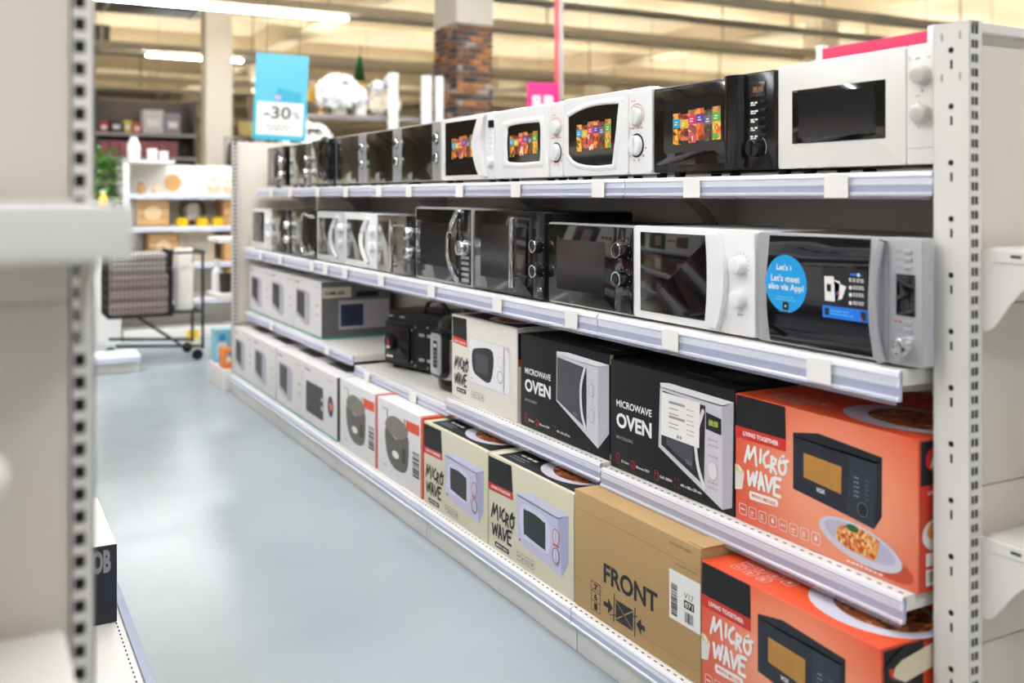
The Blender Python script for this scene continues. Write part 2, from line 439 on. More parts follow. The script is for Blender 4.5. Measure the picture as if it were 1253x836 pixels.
# cable trays, pipes and hangers
for i, (yy, z, h, x0, x1, m_, lb) in enumerate([
        (19.0, 4.75, .1, -6, 40, GALV, 'shiny galvanised cable tray under the near ceiling beam'), (25.0, 4.55, .12, -6, 44, TRUNK, 'wide beige cable tray under the second ceiling beam'),
        (31.0, 4.3, .12, -6, 46, GALV, 'galvanised cable tray under the third ceiling beam'), (40.0, 4.0, .2, -6, 46, TRUNK, 'thick beige duct in front of the back wall'),
        (14.6, 4.45, .08, 2, 36, GALV, 'thin galvanised tray nearest to the shelves')]):
    t = thing('cable_tray', lb, 'cable tray', (0, yy, z), group='cable trays under the ceiling')
    bm = bmesh.new(); abox(bm, x0, x1, -.15, .15, 0, .02); abox(bm, x0, x1, -.15, -.13, 0, h); abox(bm, x0, x1, .13, .15, 0, h); obj('tray', bm, m_, t)
    k = x0 + .5
    while k < x1 - 3: box('added_uplight', emit('added_uplight_glow', (255, 246, 230), UP), t, k, k + 3, -.06, .06, .021, .05, 0); k += 4  # tubes added inside the tray, hidden from below, for an even, brighter ceiling
    for k in range(int((x1 - x0) / 5)):
        bm = bmesh.new(); abox(bm, x0 + 2.2 + 5 * k - .012, x0 + 2.2 + 5 * k + .012, -.012, .012, .02, 6.2 - z); obj('hanger', bm, DARKM, t)
for x, y, z, sx, sy, sz, lb in ((3.1, 20.6, 4.85, 2.0, 1.0, .55, 'dark ventilation unit under the ceiling by the slim column'), (1.6, 24, 4.6, 2.2, .8, .4, 'long dark duct beyond the ventilation unit'),
                                (3.4, 33, 4.3, 4.2, .6, .3, 'dark flat duct low under the far beams'), (4.5, 41, 3.7, 5.5, .6, .35, 'darkest duct near the back wall')):
    t = thing('ventilation_duct', lb, 'duct', (x, y, z), group='ducts under the ceiling')
    box('casing', DARKM, t, -sx / 2, sx / 2, -sy / 2, sy / 2, 0, sz, .02)
    for s in (-.42, .42): box('flange', TRUNK, t, s * sx - .03, s * sx + .03, -sy / 2 - .03, sy / 2 + .03, -.03, sz + .03, .005)
    for s in (-.3, .3): box('hanger', DARKM, t, s * sx - .015, s * sx + .015, -.015, .015, sz, 6.2 - z, 0)

# ================================================================== shelving
SHELF_PROF = [(0.0, 0.0), (-.003, -.002), (-.005, -.010), (-.002, -.015), (-.0025, -.026), (-.0035, -.029), (-.0025, -.031), (-.0025, -.048), (-.006, -.051), (-.006, -.056), (.004, -.056), (.006, -.004)]
def rail(par, ln, h, sx=1):
    """price rail along local +y at the shelf front; sx=1 faces -x"""
    k = h / .056; bm = bmesh.new(); pf = [(x * sx, z * k) for x, z in SHELF_PROF]; n_ = len(pf)
    a = [bm.verts.new((x, 0.002, z)) for x, z in pf]; b = [bm.verts.new((x, ln - .002, z)) for x, z in pf]
    bm.faces.new(a); bm.faces.new(b)
    for i in range(n_):
        f = bm.faces.new((a[i], a[(i + 1) % n_], b[(i + 1) % n_], b[i])); f.material_index = 0 if i == 6 else 1
    return obj('price_rail', bm, [RAILL, RAILW], par)
def perf(par, ln, x, z):
    bm = bmesh.new(); k = int(ln / .025)
    for i in range(k): abox(bm, x, x + .0035, .012 + i * .025, .022 + i * .025, z - .004, z + .0006)
    o = obj('perforations', bm, HOLE, par, smooth=False); o['kind'] = 'stuff'; return o
def ladder_post(par, name, w, d, H_, pitch=.0254, m=None, xs=None):
    """slotted upright: real slots in its front (-y) face; local origin at the front corner"""
    bm = bmesh.new(); t = .002
    abox(bm, 0, t, 0, d, 0, H_); abox(bm, w - t, w, 0, d, 0, H_); abox(bm, 0, w, d - t, d, 0, H_); abox(bm, 0, w, 0, d, H_, H_ + .002)
    xs = [0] + list(xs or (.005, .0138, .0150, .0240)) + [w]
    for i in range(0, len(xs), 2): abox(bm, xs[i], xs[i + 1], 0, t, 0, H_)
    for k in range(int(H_ / pitch)):
        z = k * pitch
        abox(bm, xs[1], xs[-2], 0, t, z, z + pitch * .42)
    o = obj(name, bm, m or SHELFW, par, smooth=False)
    box('slot_shadow_core', HOLE, o, .003, w - .003, .003, .0045, .01, H_ - .005, 0)
    return o
def bracket(par, y, x0, x1, z, drop=.11, m=SHELFW, nm='bracket'):
    """cantilever arm under a shelf: thin plate in x,z; x0 front end, x1 wall end"""
    s = 1 if x1 > x0 else -1; L_ = abs(x1 - x0)
    pts = [(0, 0), (0, -.018), (.1, -.024)] + [(.1 + (L_ - .16) * t, -.024 - (drop - .024) * t ** 4) for t in (.3, .5, .65, .75, .85, .93, 1)] + [(L_ - .02, -drop), (L_, -drop + .006), (L_, 0)]
    bm = bmesh.new(); a = [bm.verts.new((x0 + s * p, y, z + q)) for p, q in pts]; b = [bm.verts.new((x0 + s * p, y + .004, z + q)) for p, q in pts]
    bm.faces.new(a); bm.faces.new(b)
    for i in range(len(pts)): bm.faces.new((a[i], a[(i + 1) % len(pts)], b[(i + 1) % len(pts)], b[i]))
    return obj(nm, bm, m, par)
ZB = .122
LEV = [  # per bay: (front x, top z, rail height, tag positions in world y) for top, middle, lower shelf
    [(1.58, 1.268, .046, (1.49, 1.96)), (1.49, .90, .056, (1.45, 1.93)), (1.50, .485, .05, ())],
    [(1.58, 1.268, .046, (2.38, 2.87)), (1.49, .90, .056, (2.38, 2.83)), (1.50, .495, .05, ())],
    [(1.58, 1.268, .046, (3.30, 3.78, 4.12)), (1.49, .90, .056, (3.35, 3.86)), (1.51, .463, .036, (3.57, 4.08))],
    [(1.58, 1.268, .046, (4.56, 5.0)), (1.49, .90, .056, (4.31, 4.59, 4.80)), (1.50, .503, .04, (4.6,))],
    [(1.58, 1.268, .046, (5.5, 5.9)), (1.49, .90, .056, (5.38, 5.8)), (1.50, .503, .04, (5.6,))]]
BAYLB = ['white shelving bay nearest the camera, with the orange and cardboard boxes', 'white shelving bay holding the cream and black microwave boxes', 'white shelving bay with the black cooker on a bare low shelf',
         'white shelving bay with mirrored microwaves and pale boxes', 'farthest white shelving bay of the long run, by the end panel']
for i in range(5):
    y0 = 1.26 + i
    t = thing('shelving_bay', BAYLB[i], 'shelf', (0, y0, 0), group='bays of the long shelving run')
    box('back_panel', BACKG, t, 1.965, 1.985, .003, .997, .08, 1.262, .001)
    box('upper_back_panel', SHELFW, t, 1.965, 1.985, .003, .997, 1.264, 1.5, .001)
    k = box('kick_plate', SHELFW, t, 1.425, 1.437, .003, .997, 0, .078, .002)
    bs = box('base_shelf', SHELFW, t, 1.409, 1.962, .001, .999, .092, ZB, .003)
    r = rail(bs, 1.0, .042); r.location = (1.409, 0, ZB - .001)
    perf(bs, 1.0, 1.416, ZB)
    for j, (xf, zt, rh, tg) in enumerate(LEV[i]):
        s = box('shelf', SHELFW, t, xf + .004, 1.962, .002, .998, zt - .03, zt, .003)
        r = rail(s, 1.0, rh); r.location = (xf + .004, 0, zt - .001)
        fl = box('clear_lip', CLEAR, s, xf - .0045, xf - .0035, .004, .996, zt - rh - .008, zt - .014, 0)
        if j == 2: perf(s, 1.0, xf + .012, zt)
        for yy in (.04, .976) if j < 2 else (): bracket(s, yy, xf + .03, 1.955, zt - .0305, drop=(.105, .066)[j], m=BACKG)
        for q, ty in enumerate(tg):
            bm = bmesh.new(); abox(bm, xf - .0085, xf - .0075, ty - y0 - .032, ty - y0 + .032, zt - .052 if rh > .04 else zt - .042, zt - .004, 0)
            c = obj('price_tag', bm, PAPER, s)
    # uprights inside the run
    up = ladder_post(t, 'upright', .03, .04, 1.53); up.rotation_euler = (0, 0, -PI / 2); up.location = (1.925, .034, 0)

# end panel that closes the far end
ep = thing('shelving_end', 'tall white end panel closing the far end of the shelving run', 'panel', (1.43, 6.287, 0))
box('board', PANELW, ep, 0, .56, 0, .03, 0, 1.56, .004)
ladder_post(ep, 'upright', .03, .02, 1.56).location = (-.002, -.021, 0)

# rack at the near end of the run, facing the camera
er = thing('end_cap_rack', 'white slotted end rack with brackets at the right edge of the picture', 'shelf', (0, 0, 0))
post = ladder_post(er, 'upright', .034, .076, 1.532); post.location = (1.557, 1.165, 0)
for k in range(15):
    z = 1.484 - k * .1018
    if z < .04: break
    turned('bolt_hole', HOLE, post, [(0.0055, -.0006), (0.0055, .001)], (0, .038, z), 10, 'x')
    box('key_slot', HOLE, post, -.0006, .001, .035, .0395, z - .034, z - .018, 0)
for z in (1.514, 1.44):
    for y in (.0195, .0575): box('light_slot', mat('slot_tan', (186, 160, 124), 0.8), post, -.0005, .001, y - .002, y + .002, z - .012, z + .002, 0)
p2 = copy_tree(post, (2.43, 1.165, 0), parent=er)
for z0, z1 in ((.12, .40), (.402, .688), (.69, 1.02), (1.022, 1.515)):
    box('back_panel', PANELW, er, 1.592, 2.43, 1.19, 1.205, z0, z1, .002)
box('top_cap', SHELFW, er, 1.589, 2.43, 1.172, 1.215, 1.515, 1.533, .003)
a = Art(lambda x, z, e: (x, 1.19 - e, z)); a.rect(mat('masking_tape', (196, 164, 104), 0.7), 1.60, 1.625, 1.493, 1.512); a.text(BLKINK, 'MK-3', 1.602, 1.622, 1.504, 1.511, 1, 0.03); a.build('masking_tape_note', er)
for zt in (1.128, .615):
    s = box('shelf', SHELFW, er, 1.596, 2.43, .77, 1.16, zt - .026, zt, .003)
    r = rail(s, .834, .045); r.rotation_euler = (0, 0, PI / 2); r.location = (2.43, .77, zt)
    for x in (1.588, 2.425):
        pts = [(1.17, zt - .004), (1.17, zt - .147), (1.158, zt - .149), (1.147, zt - .146), (1.137, zt - .137), (1.109, zt - .098), (1.087, zt - .073), (1.06, zt - .058), (1.0, zt - .045), (.80, zt - .03), (.80, zt - .004)]
        bm = bmesh.new(); A = [bm.verts.new((x, p, q)) for p, q in pts]; B = [bm.verts.new((x + .004, p, q)) for p, q in pts]
        bm.faces.new(A); bm.faces.new(B)
        for i in range(len(pts)): bm.faces.new((A[i], A[(i + 1) % len(pts)], B[(i + 1) % len(pts)], B[i]))
        obj('bracket', bm, SHELFW, s)
        bm = bmesh.new(); abox(bm, x - .003, x + .004, .80, 1.142, zt - .026, zt - .002, 0, .002, 1); ss = obj('side_lip', bm, SHELFW, s)
        bm = bmesh.new(); abox(bm, x - .0036, x - .002, 1.085, 1.105, zt - .016, zt - .011); obj('lip_slot', bm, HOLE, s)
box('base', SHELFW, er, 1.56, 2.46, .72, 1.16, 0, .12, .004)

# the run on the other side of the aisle and its end rack, seen from behind at the left edge
lr = thing('end_cap_rack', 'blurred white end rack close to the camera at the left edge', 'shelf', (0, 0, 0))
post = ladder_post(lr, 'upright', .026, .06, 1.62, xs=(.004, .016)); post.location = (.098, 1.225, 0)
for z0, z1 in ((.1, .60), (.602, 1.10), (1.102, 1.62)): box('back_panel', PANELW, lr, -.78, .099, 1.228, 1.25, z0, z1, .002)
s = box('shelf', SHELFW, lr, -.78, .108, .80, 1.21, 1.183, 1.213, .004)
box('front_edge', SHELFW, s, -.78, .108, .792, .80, 1.172, 1.215, .004)
for yb in (.105,):
    pts = [(1.205, 1.2), (1.205, 1.06), (1.19, 1.055), (1.16, 1.075), (1.10, 1.13), (1.0, 1.168), (.82, 1.182), (.82, 1.2)]
    bm = bmesh.new(); A = [bm.verts.new((yb, p, q)) for p, q in pts]; B = [bm.verts.new((yb + .004, p, q)) for p, q in pts]
    bm.faces.new(A); bm.faces.new(B)
    for i in range(len(pts)): bm.faces.new((A[i], A[(i + 1) % len(pts)], B[(i + 1) % len(pts)], B[i]))
    obj('bracket', bm, SHELFW, s)
box('lower_shelf', SHELFW, lr, -.78, .092, .86, 1.21, .71, .742, .012, 3)
box('base', SHELFW, lr, -.80, .10, .78, 1.21, 0, .12, .004)
hk = thing('scanner_hook', 'blurred white rod with a rounded end knob at the left edge', 'hook', (.006, .60, .7))
tube('rod', SHELFW, hk, [(-.012, 0, 0), (-.012, 0, .385)], .013, 12)
turned('knob', SHELFW, hk, [(.002, -.016), (.010, -.014), (.013, -.008), (.014, .0), (.013, .008), (.010, .014), (.002, .016)], (-.003, 0, .368), 18, 'y')
tube('arm', SHELFW, hk, [(-.012, 0, 0), (-.012, .1, .0), (-.03, .26, .008)], .011, 10)

LBAY = []
for i in range(5):
    y0 = 1.34 + i
    t = thing('shelving_bay', ['bay of the opposite run just behind the blurred end rack', 'second bay of the opposite run', 'third bay of the opposite run', 'fourth bay of the opposite run', 'last bay of the opposite run'][i], 'shelf', (0, y0, 0), group='bays of the opposite run')
    box('back_panel', PANELW, t, -.34, -.32, .003, .997, .08, 1.55, .001)
    box('kick_plate', SHELFW, t, .32, .332, .003, .997, 0, .078, .002)
    bs = box('base_shelf', SHELFW, t, -.318, .346, .001, .999, .092, ZB, .003)
    r = rail(bs, 1.0, .042, -1); r.location = (.346, 0, ZB - .001); perf(bs, 1.0, .326, ZB)
    bm = bmesh.new(); v_ = [bm.verts.new(p) for p in ((.344, .003, ZB + .006), (.344, .997, ZB + .006), (.374, .997, ZB - .022), (.374, .003, ZB - .022))]; bm.faces.new(v_); e_ = bmesh.ops.extrude_face_region(bm, geom=bm.faces[:]); bmesh.ops.translate(bm, vec=(-.001, 0, -.002), verts=[q for q in e_['geom'] if isinstance(q, bmesh.types.BMVert)]); obj('ticket_flap', bm, RAILL, bs)
    for zt, xf in ((1.2, .07), (.84, .09), (.48, .09)):
        s = box('shelf', SHELFW, t, -.318, xf, .002, .998, zt - .03, zt, .003)
        r = rail(s, 1.0, .05, -1); r.location = (xf, 0, zt - .001)
        for ty in (.25, .7): box('price_tag', PAPER, s, xf + .0075, xf + .0085, ty - .03, ty + .03, zt - .05, zt - .004, 0)

# ================================================================== display microwaves
RZ = -PI / 2          # local x runs along the shelf (left to right for the shopper), local y into the shelf
ZT, ZM = 1.268, .90
XT, XM = 1.60, 1.51
def mw(label, row, Yl, w, h, d=.31, body=BLACKM, bw=None):
    X, z = (XT, ZT) if row == 't' else (XM, ZM)
    t = thing('microwave_oven', label, 'microwave', (X, Yl, z), RZ, 'display microwaves on the top shelf' if row == 't' else 'display microwaves on the middle shelf')
    box('housing', body, t, .004, bw or w - .004, .03, min(d, .325),  .014, h - .002, .005)
    for x in (.04, w - .04):
        for y in (.06, .25): turned('foot', BLACKM, t, [(.014, 0), (.016, .012), (.016, .0145)], (x, y, 0), 10)
    return t
def knob(par, m, cx, cz, r, y0=0.0, h=.02, pointer=None, base=None, rim=None):
    k = turned('knob', m, par, [(r * 1.04, y0), (r, y0 - h * .75), (r * .93, y0 - h * .95), (r * .8, y0 - h), (r * .3, y0 - h)], (cx, 0, cz), 24, 'y')
    if pointer:
        bm = bmesh.new(); abox(bm, cx - r * .16, cx + r * .16, y0 - h - .004, y0 - h + .001, cz - r * .85, cz + r * .85, 0, .001, 1); obj('grip', bm, pointer, k)
    if base: turned('dial_ring', base, k, [(r * 1.22, y0), (r * 1.22, y0 - .0015), (r * .9, y0 - .0016)], (cx, 0, cz), 28, 'y')
    if rim: turned('chrome_rim', rim, k, [(r * 1.0, y0 - h * .98), (r * .98, y0 - h - .0015), (r * .82, y0 - h - .0015), (r * .8, y0 - h * .9)], (cx, 0, cz), 28, 'y')
    return k
FO = dict(curry=food('food_curry', [(236, 170, 30), (250, 200, 60), (200, 110, 20), (60, 40, 20)], 110), meat=food('food_meat', [(176, 62, 40), (214, 106, 62), (130, 40, 30), (90, 30, 24)], 90),
          fruit=food('food_fruit', [(232, 196, 160), (206, 80, 90), (240, 220, 170), (150, 60, 60)], 80), pizza=food('food_pizza', [(236, 120, 30), (250, 160, 50), (206, 80, 24), (120, 40, 20)], 90),
          brown=food('food_brown', [(92, 50, 30), (120, 70, 40), (70, 110, 50), (60, 30, 22)], 100), pasta=food('food_pasta', [(240, 160, 40), (90, 170, 60), (230, 100, 40), (250, 200, 90)], 100),
          bread=food('food_bread', [(190, 120, 60), (210, 150, 80), (160, 90, 40)], 90))
TABS = [(20, 160, 200), (220, 186, 30), (222, 40, 96), (84, 56, 150), (110, 100, 112), (96, 176, 60)]
def sticker(par, x0, x1, z0, z1, y):
    a = Art(at_y(y)); w = (x1 - x0) / 6; h = z1 - z0
    offs = [(.02, -.02), (-.02, .04), (.08, 0), (.1, .02), (.03, .02), (.1, 0)]
    pics = [('pizza', 'curry'), ('meat', 'meat'), ('bread', 'fruit'), ('pizza', 'pizza'), ('brown', 'brown'), ('bread', 'pasta')]
    for i in range(6):
        u = x0 + i * w; a0 = z0 + h * offs[i][1] + (.04 * h if i % 2 else 0); a1 = z1 - h * (.12 - offs[i][0])
        tz = a1 - h * .3
        a.rect(FO[pics[i][1]], u, u + w * .99, a0, tz, 0); a.rect(FO[pics[i][0]], u, u + w * .99, tz, a1, 0)
        a.rect(mat('sticker_tab_%d' % i, TABS[i], 0.4), u, u + w * .99, tz - h * .12, tz + h * .14, 1)
        a.words(WHTINK, u + w * .25, u + w * .75, tz + h * .02, h * .03, 1, 2); a.words(WHTINK, u + w * .2, u + w * .8, tz - h * .05, h * .03, 1, 2)
        if i in (0, 5): a.ell(FO['curry' if i == 0 else 'pasta'], u + w * .5, a0 + h * .25, w * .4, h * .18, 1)
    return a.build('food_sticker', par)
def ticks(par, cx, cz, r, mt, a0, a1, n_, y=0.0, w=.0016):
    a = Art(at_y(y)); 
    for k in range(n_):
        t = math.radians(a0 + (a1 - a0) * k / (n_ - 1)); a.line(mt, [(cx + r * math.cos(t), cz + r * math.sin(t)), (cx + r * 1.14 * math.cos(t), cz + r * 1.14 * math.sin(t))], w)
    return a
ORG = mat('ink_orange', (226, 92, 60), 0.5)
DKINK = mat('ink_dim_grey', (92, 90, 90), 0.6)

# --- T1 plain white with square window
t = mw('plain white microwave with two grey knobs and square window, nearest end of top shelf', 't', 1.69, .44, .243, body=WHITE)
dr = prism('door', mat('white_satin_door', (226, 223, 217), 0.22, var=.012), t, rr(.002, .352, .012, .243, .006), 0, .03, .003)
gl = prism('window', GLASS, dr, rr(.047, .303, .066, .184, .002), -.0012, .002, .0006)
Art(at_y(-.0012)).rect(SCREEN, .066, .278, .078, .172).words(GREYINK, .05, .066, .180, .0015, 2).build('mesh_screen', gl)
cp = prism('control_panel', mat('white_satin_door'), t, rr(.3535, .438, .012, .243, .006), 0, .03, .003)
a = ticks(cp, .392, .108, .024, GREYINK, 110, 250, 7); a.words(GREYINK, .375, .386, .214, .003, 2).words(GREYINK, .402, .41, .214, .003, 2).words(GREYINK, .375, .386, .142, .003, 2).words(GREYINK, .388, .395, .15, .003, 1)
a.ring(GREYINK, [(.362 + .003 * math.cos(q), .216 + .003 * math.sin(q)) for q in (0, 1, 2, 3, 4, 5)], .0008).ell(GREYINK, .390, .152, .002, .002)
a.line(GREYINK, [(.3545, .043), (.437, .043)], .001); a.build('printing', cp)
for z in (.183, .108): knob(cp, GREYK, .392, z, .0185, 0, .02)

# --- T2 black, round handle column
t = mw('black microwave with food sticker and round handle column on top shelf', 't', 2.157, .468, .238)
dr = prism('door', BLACKP, t, rr(.004, .345, .012, .236, .006), 0, .03, .003)
gl = prism('window', GLASS, dr, rr(.014, .298, .03, .228, .003), -.001, .002, .0006)
Art(at_y(-.001)).rect(SCREEN, .05, .285, .062, .2).build('mesh_screen', gl)
sticker(dr, .09, .277, .085, .172, -.0022)
pr = [(.012 * math.cos(q), .012 * math.sin(q)) for q in [PI * k / 8 for k in range(9)]]
bm = bmesh.new()
for i in range(9):
    q = PI * i / 8; x = .332 - .032 * math.cos(q); y = -.026 * math.sin(q)
    for z in (.016, .236): bm.verts.new((x, y, z))
bm.verts.ensure_lookup_table()
for i in range(8): bm.faces.new((bm.verts[2 * i], bm.verts[2 * i + 1], bm.verts[2 * i + 3], bm.verts[2 * i + 2]))
bm.faces.new([bm.verts[2 * i] for i in range(9)]); bm.faces.new([bm.verts[2 * i + 1] for i in range(9)])
obj('handle', bm, BLACKP, dr)
cp = prism('control_panel', BLACKP, t, rr(.346, .466, .012, .238, .006), -.004, .03, .004)
prism('display', mat('display_smoke', (44, 40, 40), 0.15), cp, rr(.384, .434, .18, .214, .002), -.006, -.003, .0005)
Art(at_y(-.0062)).text(mat('display_digits', (150, 104, 78), .4), '88:88', .394, .428, .19, .204, 0, .02).build('digits', cp)
for k in range(5):
    z = .167 - k * .0195
    box('button', BLACKM, cp, .418, .436, -.007, -.003, z - .004, z + .004, .0012)
    Art(at_y(-.0042)).words(WHTINK, .384, .412, z - .002, .004, 2).words(WHTINK, .384, .404, z - .0065, .003, 2 if k in (1, 4) else 1).build('button_label', cp)
knob(cp, BLACKP, .407, .062, .02, -.004, .022, pointer=BLACKM)
a = Art(at_y(-.0045)); a.line(GREYINK, [(.41 + .027 * math.cos(q), .062 + .027 * math.sin(q)) for q in [-.5 + .12 * k for k in range(14)]], .0025); a.build('dial_scale', cp)

# --- T3, T4: white with pillowed doors and arched windows
def pillow_white(label, Yl, w, h, win, rec, ks, split, st, gl_y=-.004):
    t = mw(label, 't', Yl, w, h, body=WPLAS)
    dr = prism('door', WPLAS, t, rr(.002, split, .01, h, .012), -.004, .03, .006, 3)
    bm = bmesh.new(); rings = []
    for q, y in ((0, -.0035), (.12, -.0044), (.26, -.006), (.42, -.0074), (.56, -.0082), (.7, -.0084), (.82, -.008), (.92, -.007), (1.0, -.0052)):
        rings.append([bm.verts.new((x * (1 - q) + x2 * q, y, z * (1 - q) + z2 * q)) for (x, z), (x2, z2) in zip(rec, win)])
    for ra, rb_ in zip(rings, rings[1:]):
        for k in range(len(ra)): bm.faces.new((ra[k], ra[(k + 1) % len(ra)], rb_[(k + 1) % len(ra)], rb_[k]))
    obj('window_surround', bm, WPLAS, dr)
    gl = prism('window', GLASS, dr, win, -.0055, -.002, .0)
    if st: sticker(dr, *st, -.0062)
    cp = prism('control_panel', WPLAS, t, rr(split + .001, w - .002, .01, h, .012), -.002, .03, .006, 3)
    for (kx, kz, r, ring) in ks:
        knob(cp, WPLAS, kx, kz, r, -.002, .014, pointer=WPLAS, base=BLKINK if ring else GREYK)
    (x0, z0, r0, _), (x1, z1, r1, _) = ks
    a = Art(at_y(-.002)); a.line(ORG, [(x0 + r0 * 1.45 * math.cos(q), z0 + r0 * 1.45 * math.sin(q)) for q in [-.4 + .25 * k for k in range(14)]], .0018)
    for k in range(5): q = -2.4 + k * .55; a.ell(ORG, x1 + r1 * 1.55 * math.cos(q), z1 + r1 * 1.55 * math.sin(q), .003, .003)
    a.words(ORG, x0 - r0, x0 - r0 * .1, z0 + r0 * 1.75, .003, 2).words(ORG, x1 + r1 * .1, x1 + r1 * 1.2, z1 + r1 * 1.7, .003, 2).words(ORG, x1 - r1 * 1.1, x1 - r1 * .3, z1 + r1 * 1.7, .003, 2)
    a.build('dial_printing', cp); return t
w3 = spline([(.037, .19), (.116, .207), (.204, .213), (.302, .209)], False, 5) + spline([(.288, .13), (.270, .041)], False, 4) + spline([(.20, .0385), (.13, .043), (.07, .055), (.037, .078)], False, 5)
cx, cz = .165, .125
r3 = [(cx + (x - cx) * 1.17 + .004, cz + (z - cz) * 1.22) for x, z in w3]
pillow_white('white microwave with large arched window and food sticker beside the black one', 2.612, .455, .246, w3, r3, [(.384, .168, .024, 0), (.384, .089, .027, 1)], .345, (.083, .267, .085, .172))
w4 = spline([(.102, .165), (.106, .183), (.15, .188), (.215, .189), (.29, .187), (.318, .181), (.322, .125), (.318, .067), (.29, .062), (.215, .06), (.15, .063), (.106, .068), (.102, .085), (.098, .125)], True, 3)
cx, cz = .21, .125
r4 = [(cx + (x - cx) * 1.36 - .012, cz + (z - cz) * 1.34) for x, z in w4]
pillow_white('white microwave with small rounded window and food sticker, second white from the left', 3.068, .455, .243, w4, r4, [(.415, .163, .022, 0), (.415, .086, .026, 1)], .372, (.118, .306, .084, .162))

# --- T5 white with curved door edge and small display
t = mw('white microwave with curved white handle strip and small black display on top shelf', 't', 3.52, .452, .246, body=WPLAS)
dr = prism('door', WPLAS, t, rr(.002, .372, .01, .246, .008), -.002, .03, .004)
win = [(.045, .23), (.349, .228)] + spline([(.349, .228), (.308, .172), (.298, .122), (.322, .065), (.356, .028)], False, 5)[1:] + [(.045, .028)]
prism('window', GLASS, dr, win, -.0035, 0, 0)
out = spline([(.352, .236), (.312, .174), (.302, .124), (.326, .064), (.36, .02)], False, 5); inn = spline([(.395, .236), (.372, .174), (.366, .124), (.38, .064), (.398, .02)], False, 5)
prism('handle_strip', WPLAS, dr, out + inn[::-1], -.018, .0, .006, 3)
sticker(dr, .107, .296, .09, .175, -.0042)
cp = prism('control_panel', WPLAS, t, rr(.373, .450, .01, .246, .008), -.002, .03, .004)
prism('display', GLASS, cp, rr(.406, .446, .19, .216, .002), -.004, -.001, 0)
for k in range(5):
    for x in (.412, .43): box('button', WPLAS, cp, x - .006, x + .006, -.0045, -.001, .172 - k * .018, .181 - k * .018, .0012)
knob(cp, WPLAS, .424, .07, .019, -.002, .018)

# --- T6, T7 silver panel with black door, T8..T11 mirrored ones
def silver_pair(label, Yl, w, h, split, door_mat=GLASS, x0=.006):
    t = mw(label, 't', Yl, w, h, body=SILVER)
    dr = prism('door', SILVER, t, rr(.002, split, .01, h, .005), 0, .03, .003)
    gl = prism('window', door_mat, dr, rr(x0 + .01, split - .004, .014, h - .006, .002), -.0012, .001, .0006)
    cp = prism('control_panel', SILVER, t, rr(split + .001, w - .002, .01, h, .005), 0, .03, .003)
    m_ = (split + w) / 2
    for z in (.176, .1): knob(cp, CHROME, m_, z, .019, 0, .011, base=BLKINK)
    ticks(cp, m_, .176, .028, BLKINK, -30, 210, 9).build('dial_printing', cp); ticks(cp, m_, .1, .028, BLKINK, -30, 210, 9).build('dial_printing', cp)
    return t
silver_pair('black glass microwave with silver knob panel next to the leftmost white one', 3.938, .412, .242, .335, GLASS)
silver_pair('second black glass microwave with silver knob panel along the top shelf', 4.367, .425, .242, .345, GLASS)
silver_pair('silver microwave with mirrored brown door and silver knob panel on top shelf', 4.79, .418, .244, .335, MIRROR)
t = mw('mirrored microwave with big black oval handle ring on top shelf', 't', 5.205, .41, .244, body=BLACKM)
dr = prism('door', BLACKP, t, rr(.002, .408, .01, .244, .008), 0, .03, .003)
prism('window', MIRROR, dr, rr(.01, .30, .02, .236, .004), -.0012, .001, .0006)
tube('handle', BLACKP, dr, [(.295 + .075 * math.cos(q), -.02, .14 + .105 * math.sin(q)) for q in [2 * PI * k / 24 for k in range(25)]], .011, 10)
prism('control_strip', BLACKP, t, rr(.375, .406, .02, .236, .004), -.004, .001, .001)
t = mw('small mirrored microwave with dark frame and chrome knob on top shelf', 't', 5.605, .39, .238, body=BLACKM)
dr = prism('door', BLACKP, t, rr(.002, .30, .01, .238, .005), 0, .03, .003); prism('window', MIRROR, dr, rr(.012, .29, .022, .228, .003), -.0012, .001, .0006)
cp = prism('control_panel', STEEL, t, rr(.301, .388, .01, .238, .005), 0, .03, .003); knob(cp, CHROME, .345, .075, .022, 0, .024); knob(cp, CHROME, .345, .15, .016, 0, .02)
t = mw('dark microwave with black knob panel, farthest on the top shelf', 't', 6.10, .44, .243, body=BLACKM)
dr = prism('door', mat('dark_grey_door', (76, 74, 74), .3), t, rr(.002, .25, .01, .243, .005), 0, .03, .003); prism('window', SCREEN, dr, rr(.02, .235, .03, .225, .003), -.0012, .001, .0006)
cp = prism('control_panel', BLACKP, t, rr(.251, .42, .01, .243, .005), 0, .03, .003)
knob(cp, CHROME, .335, .155, .022, 0, .024); knob(cp, CHROME, .335, .075, .022, 0, .024)
tube('handle', CHROME, dr, [(.235, 0, .05), (.235, -.025, .06), (.235, -.025, .2), (.235, 0, .21)], .006, 8)

# --- M1 silver with blue round sticker
t = mw('silver microwave with round blue sticker and curved bar handle on middle shelf', 'm', 1.655, .43, .242, .36, body=STEEL, bw=.405)
dr = prism('door', SILVER, t, rr(.001, .350, .006, .241, .006), 0, .03, .003)
win = spline([(.038, .235), (.312, .237)], False, 2) + spline([(.307, .18), (.305, .12), (.309, .06), (.316, .011)], False, 4) + spline([(.040, .009), (.031, .06), (.028, .118), (.031, .18)], False, 4)[:-1]
gl = prism('window', GLASS, dr, win, -.0015, .001, .0006)
st = Art(at_y(-.0018)); BLU = mat('sticker_blue', (24, 158, 224), .35); BLU2 = mat('sticker_deep_blue', (24, 118, 226), .35)
st.ell(BLU, .087, .134, .0605, .0605, 0, n=48).text(WHTINK, "Let's meet", .044, .127, .138, .1525, 1, .02).text(WHTINK, 'also via App!', .036, .139, .1165, .134, 1, .02).text(WHTINK, "Let's", .060, .094, .162, .175, 1, .02).rect(WHTINK, .101, .1035, .163, .172, 1)
LB2 = mat('sticker_pale_blue', (96, 196, 238), .4)
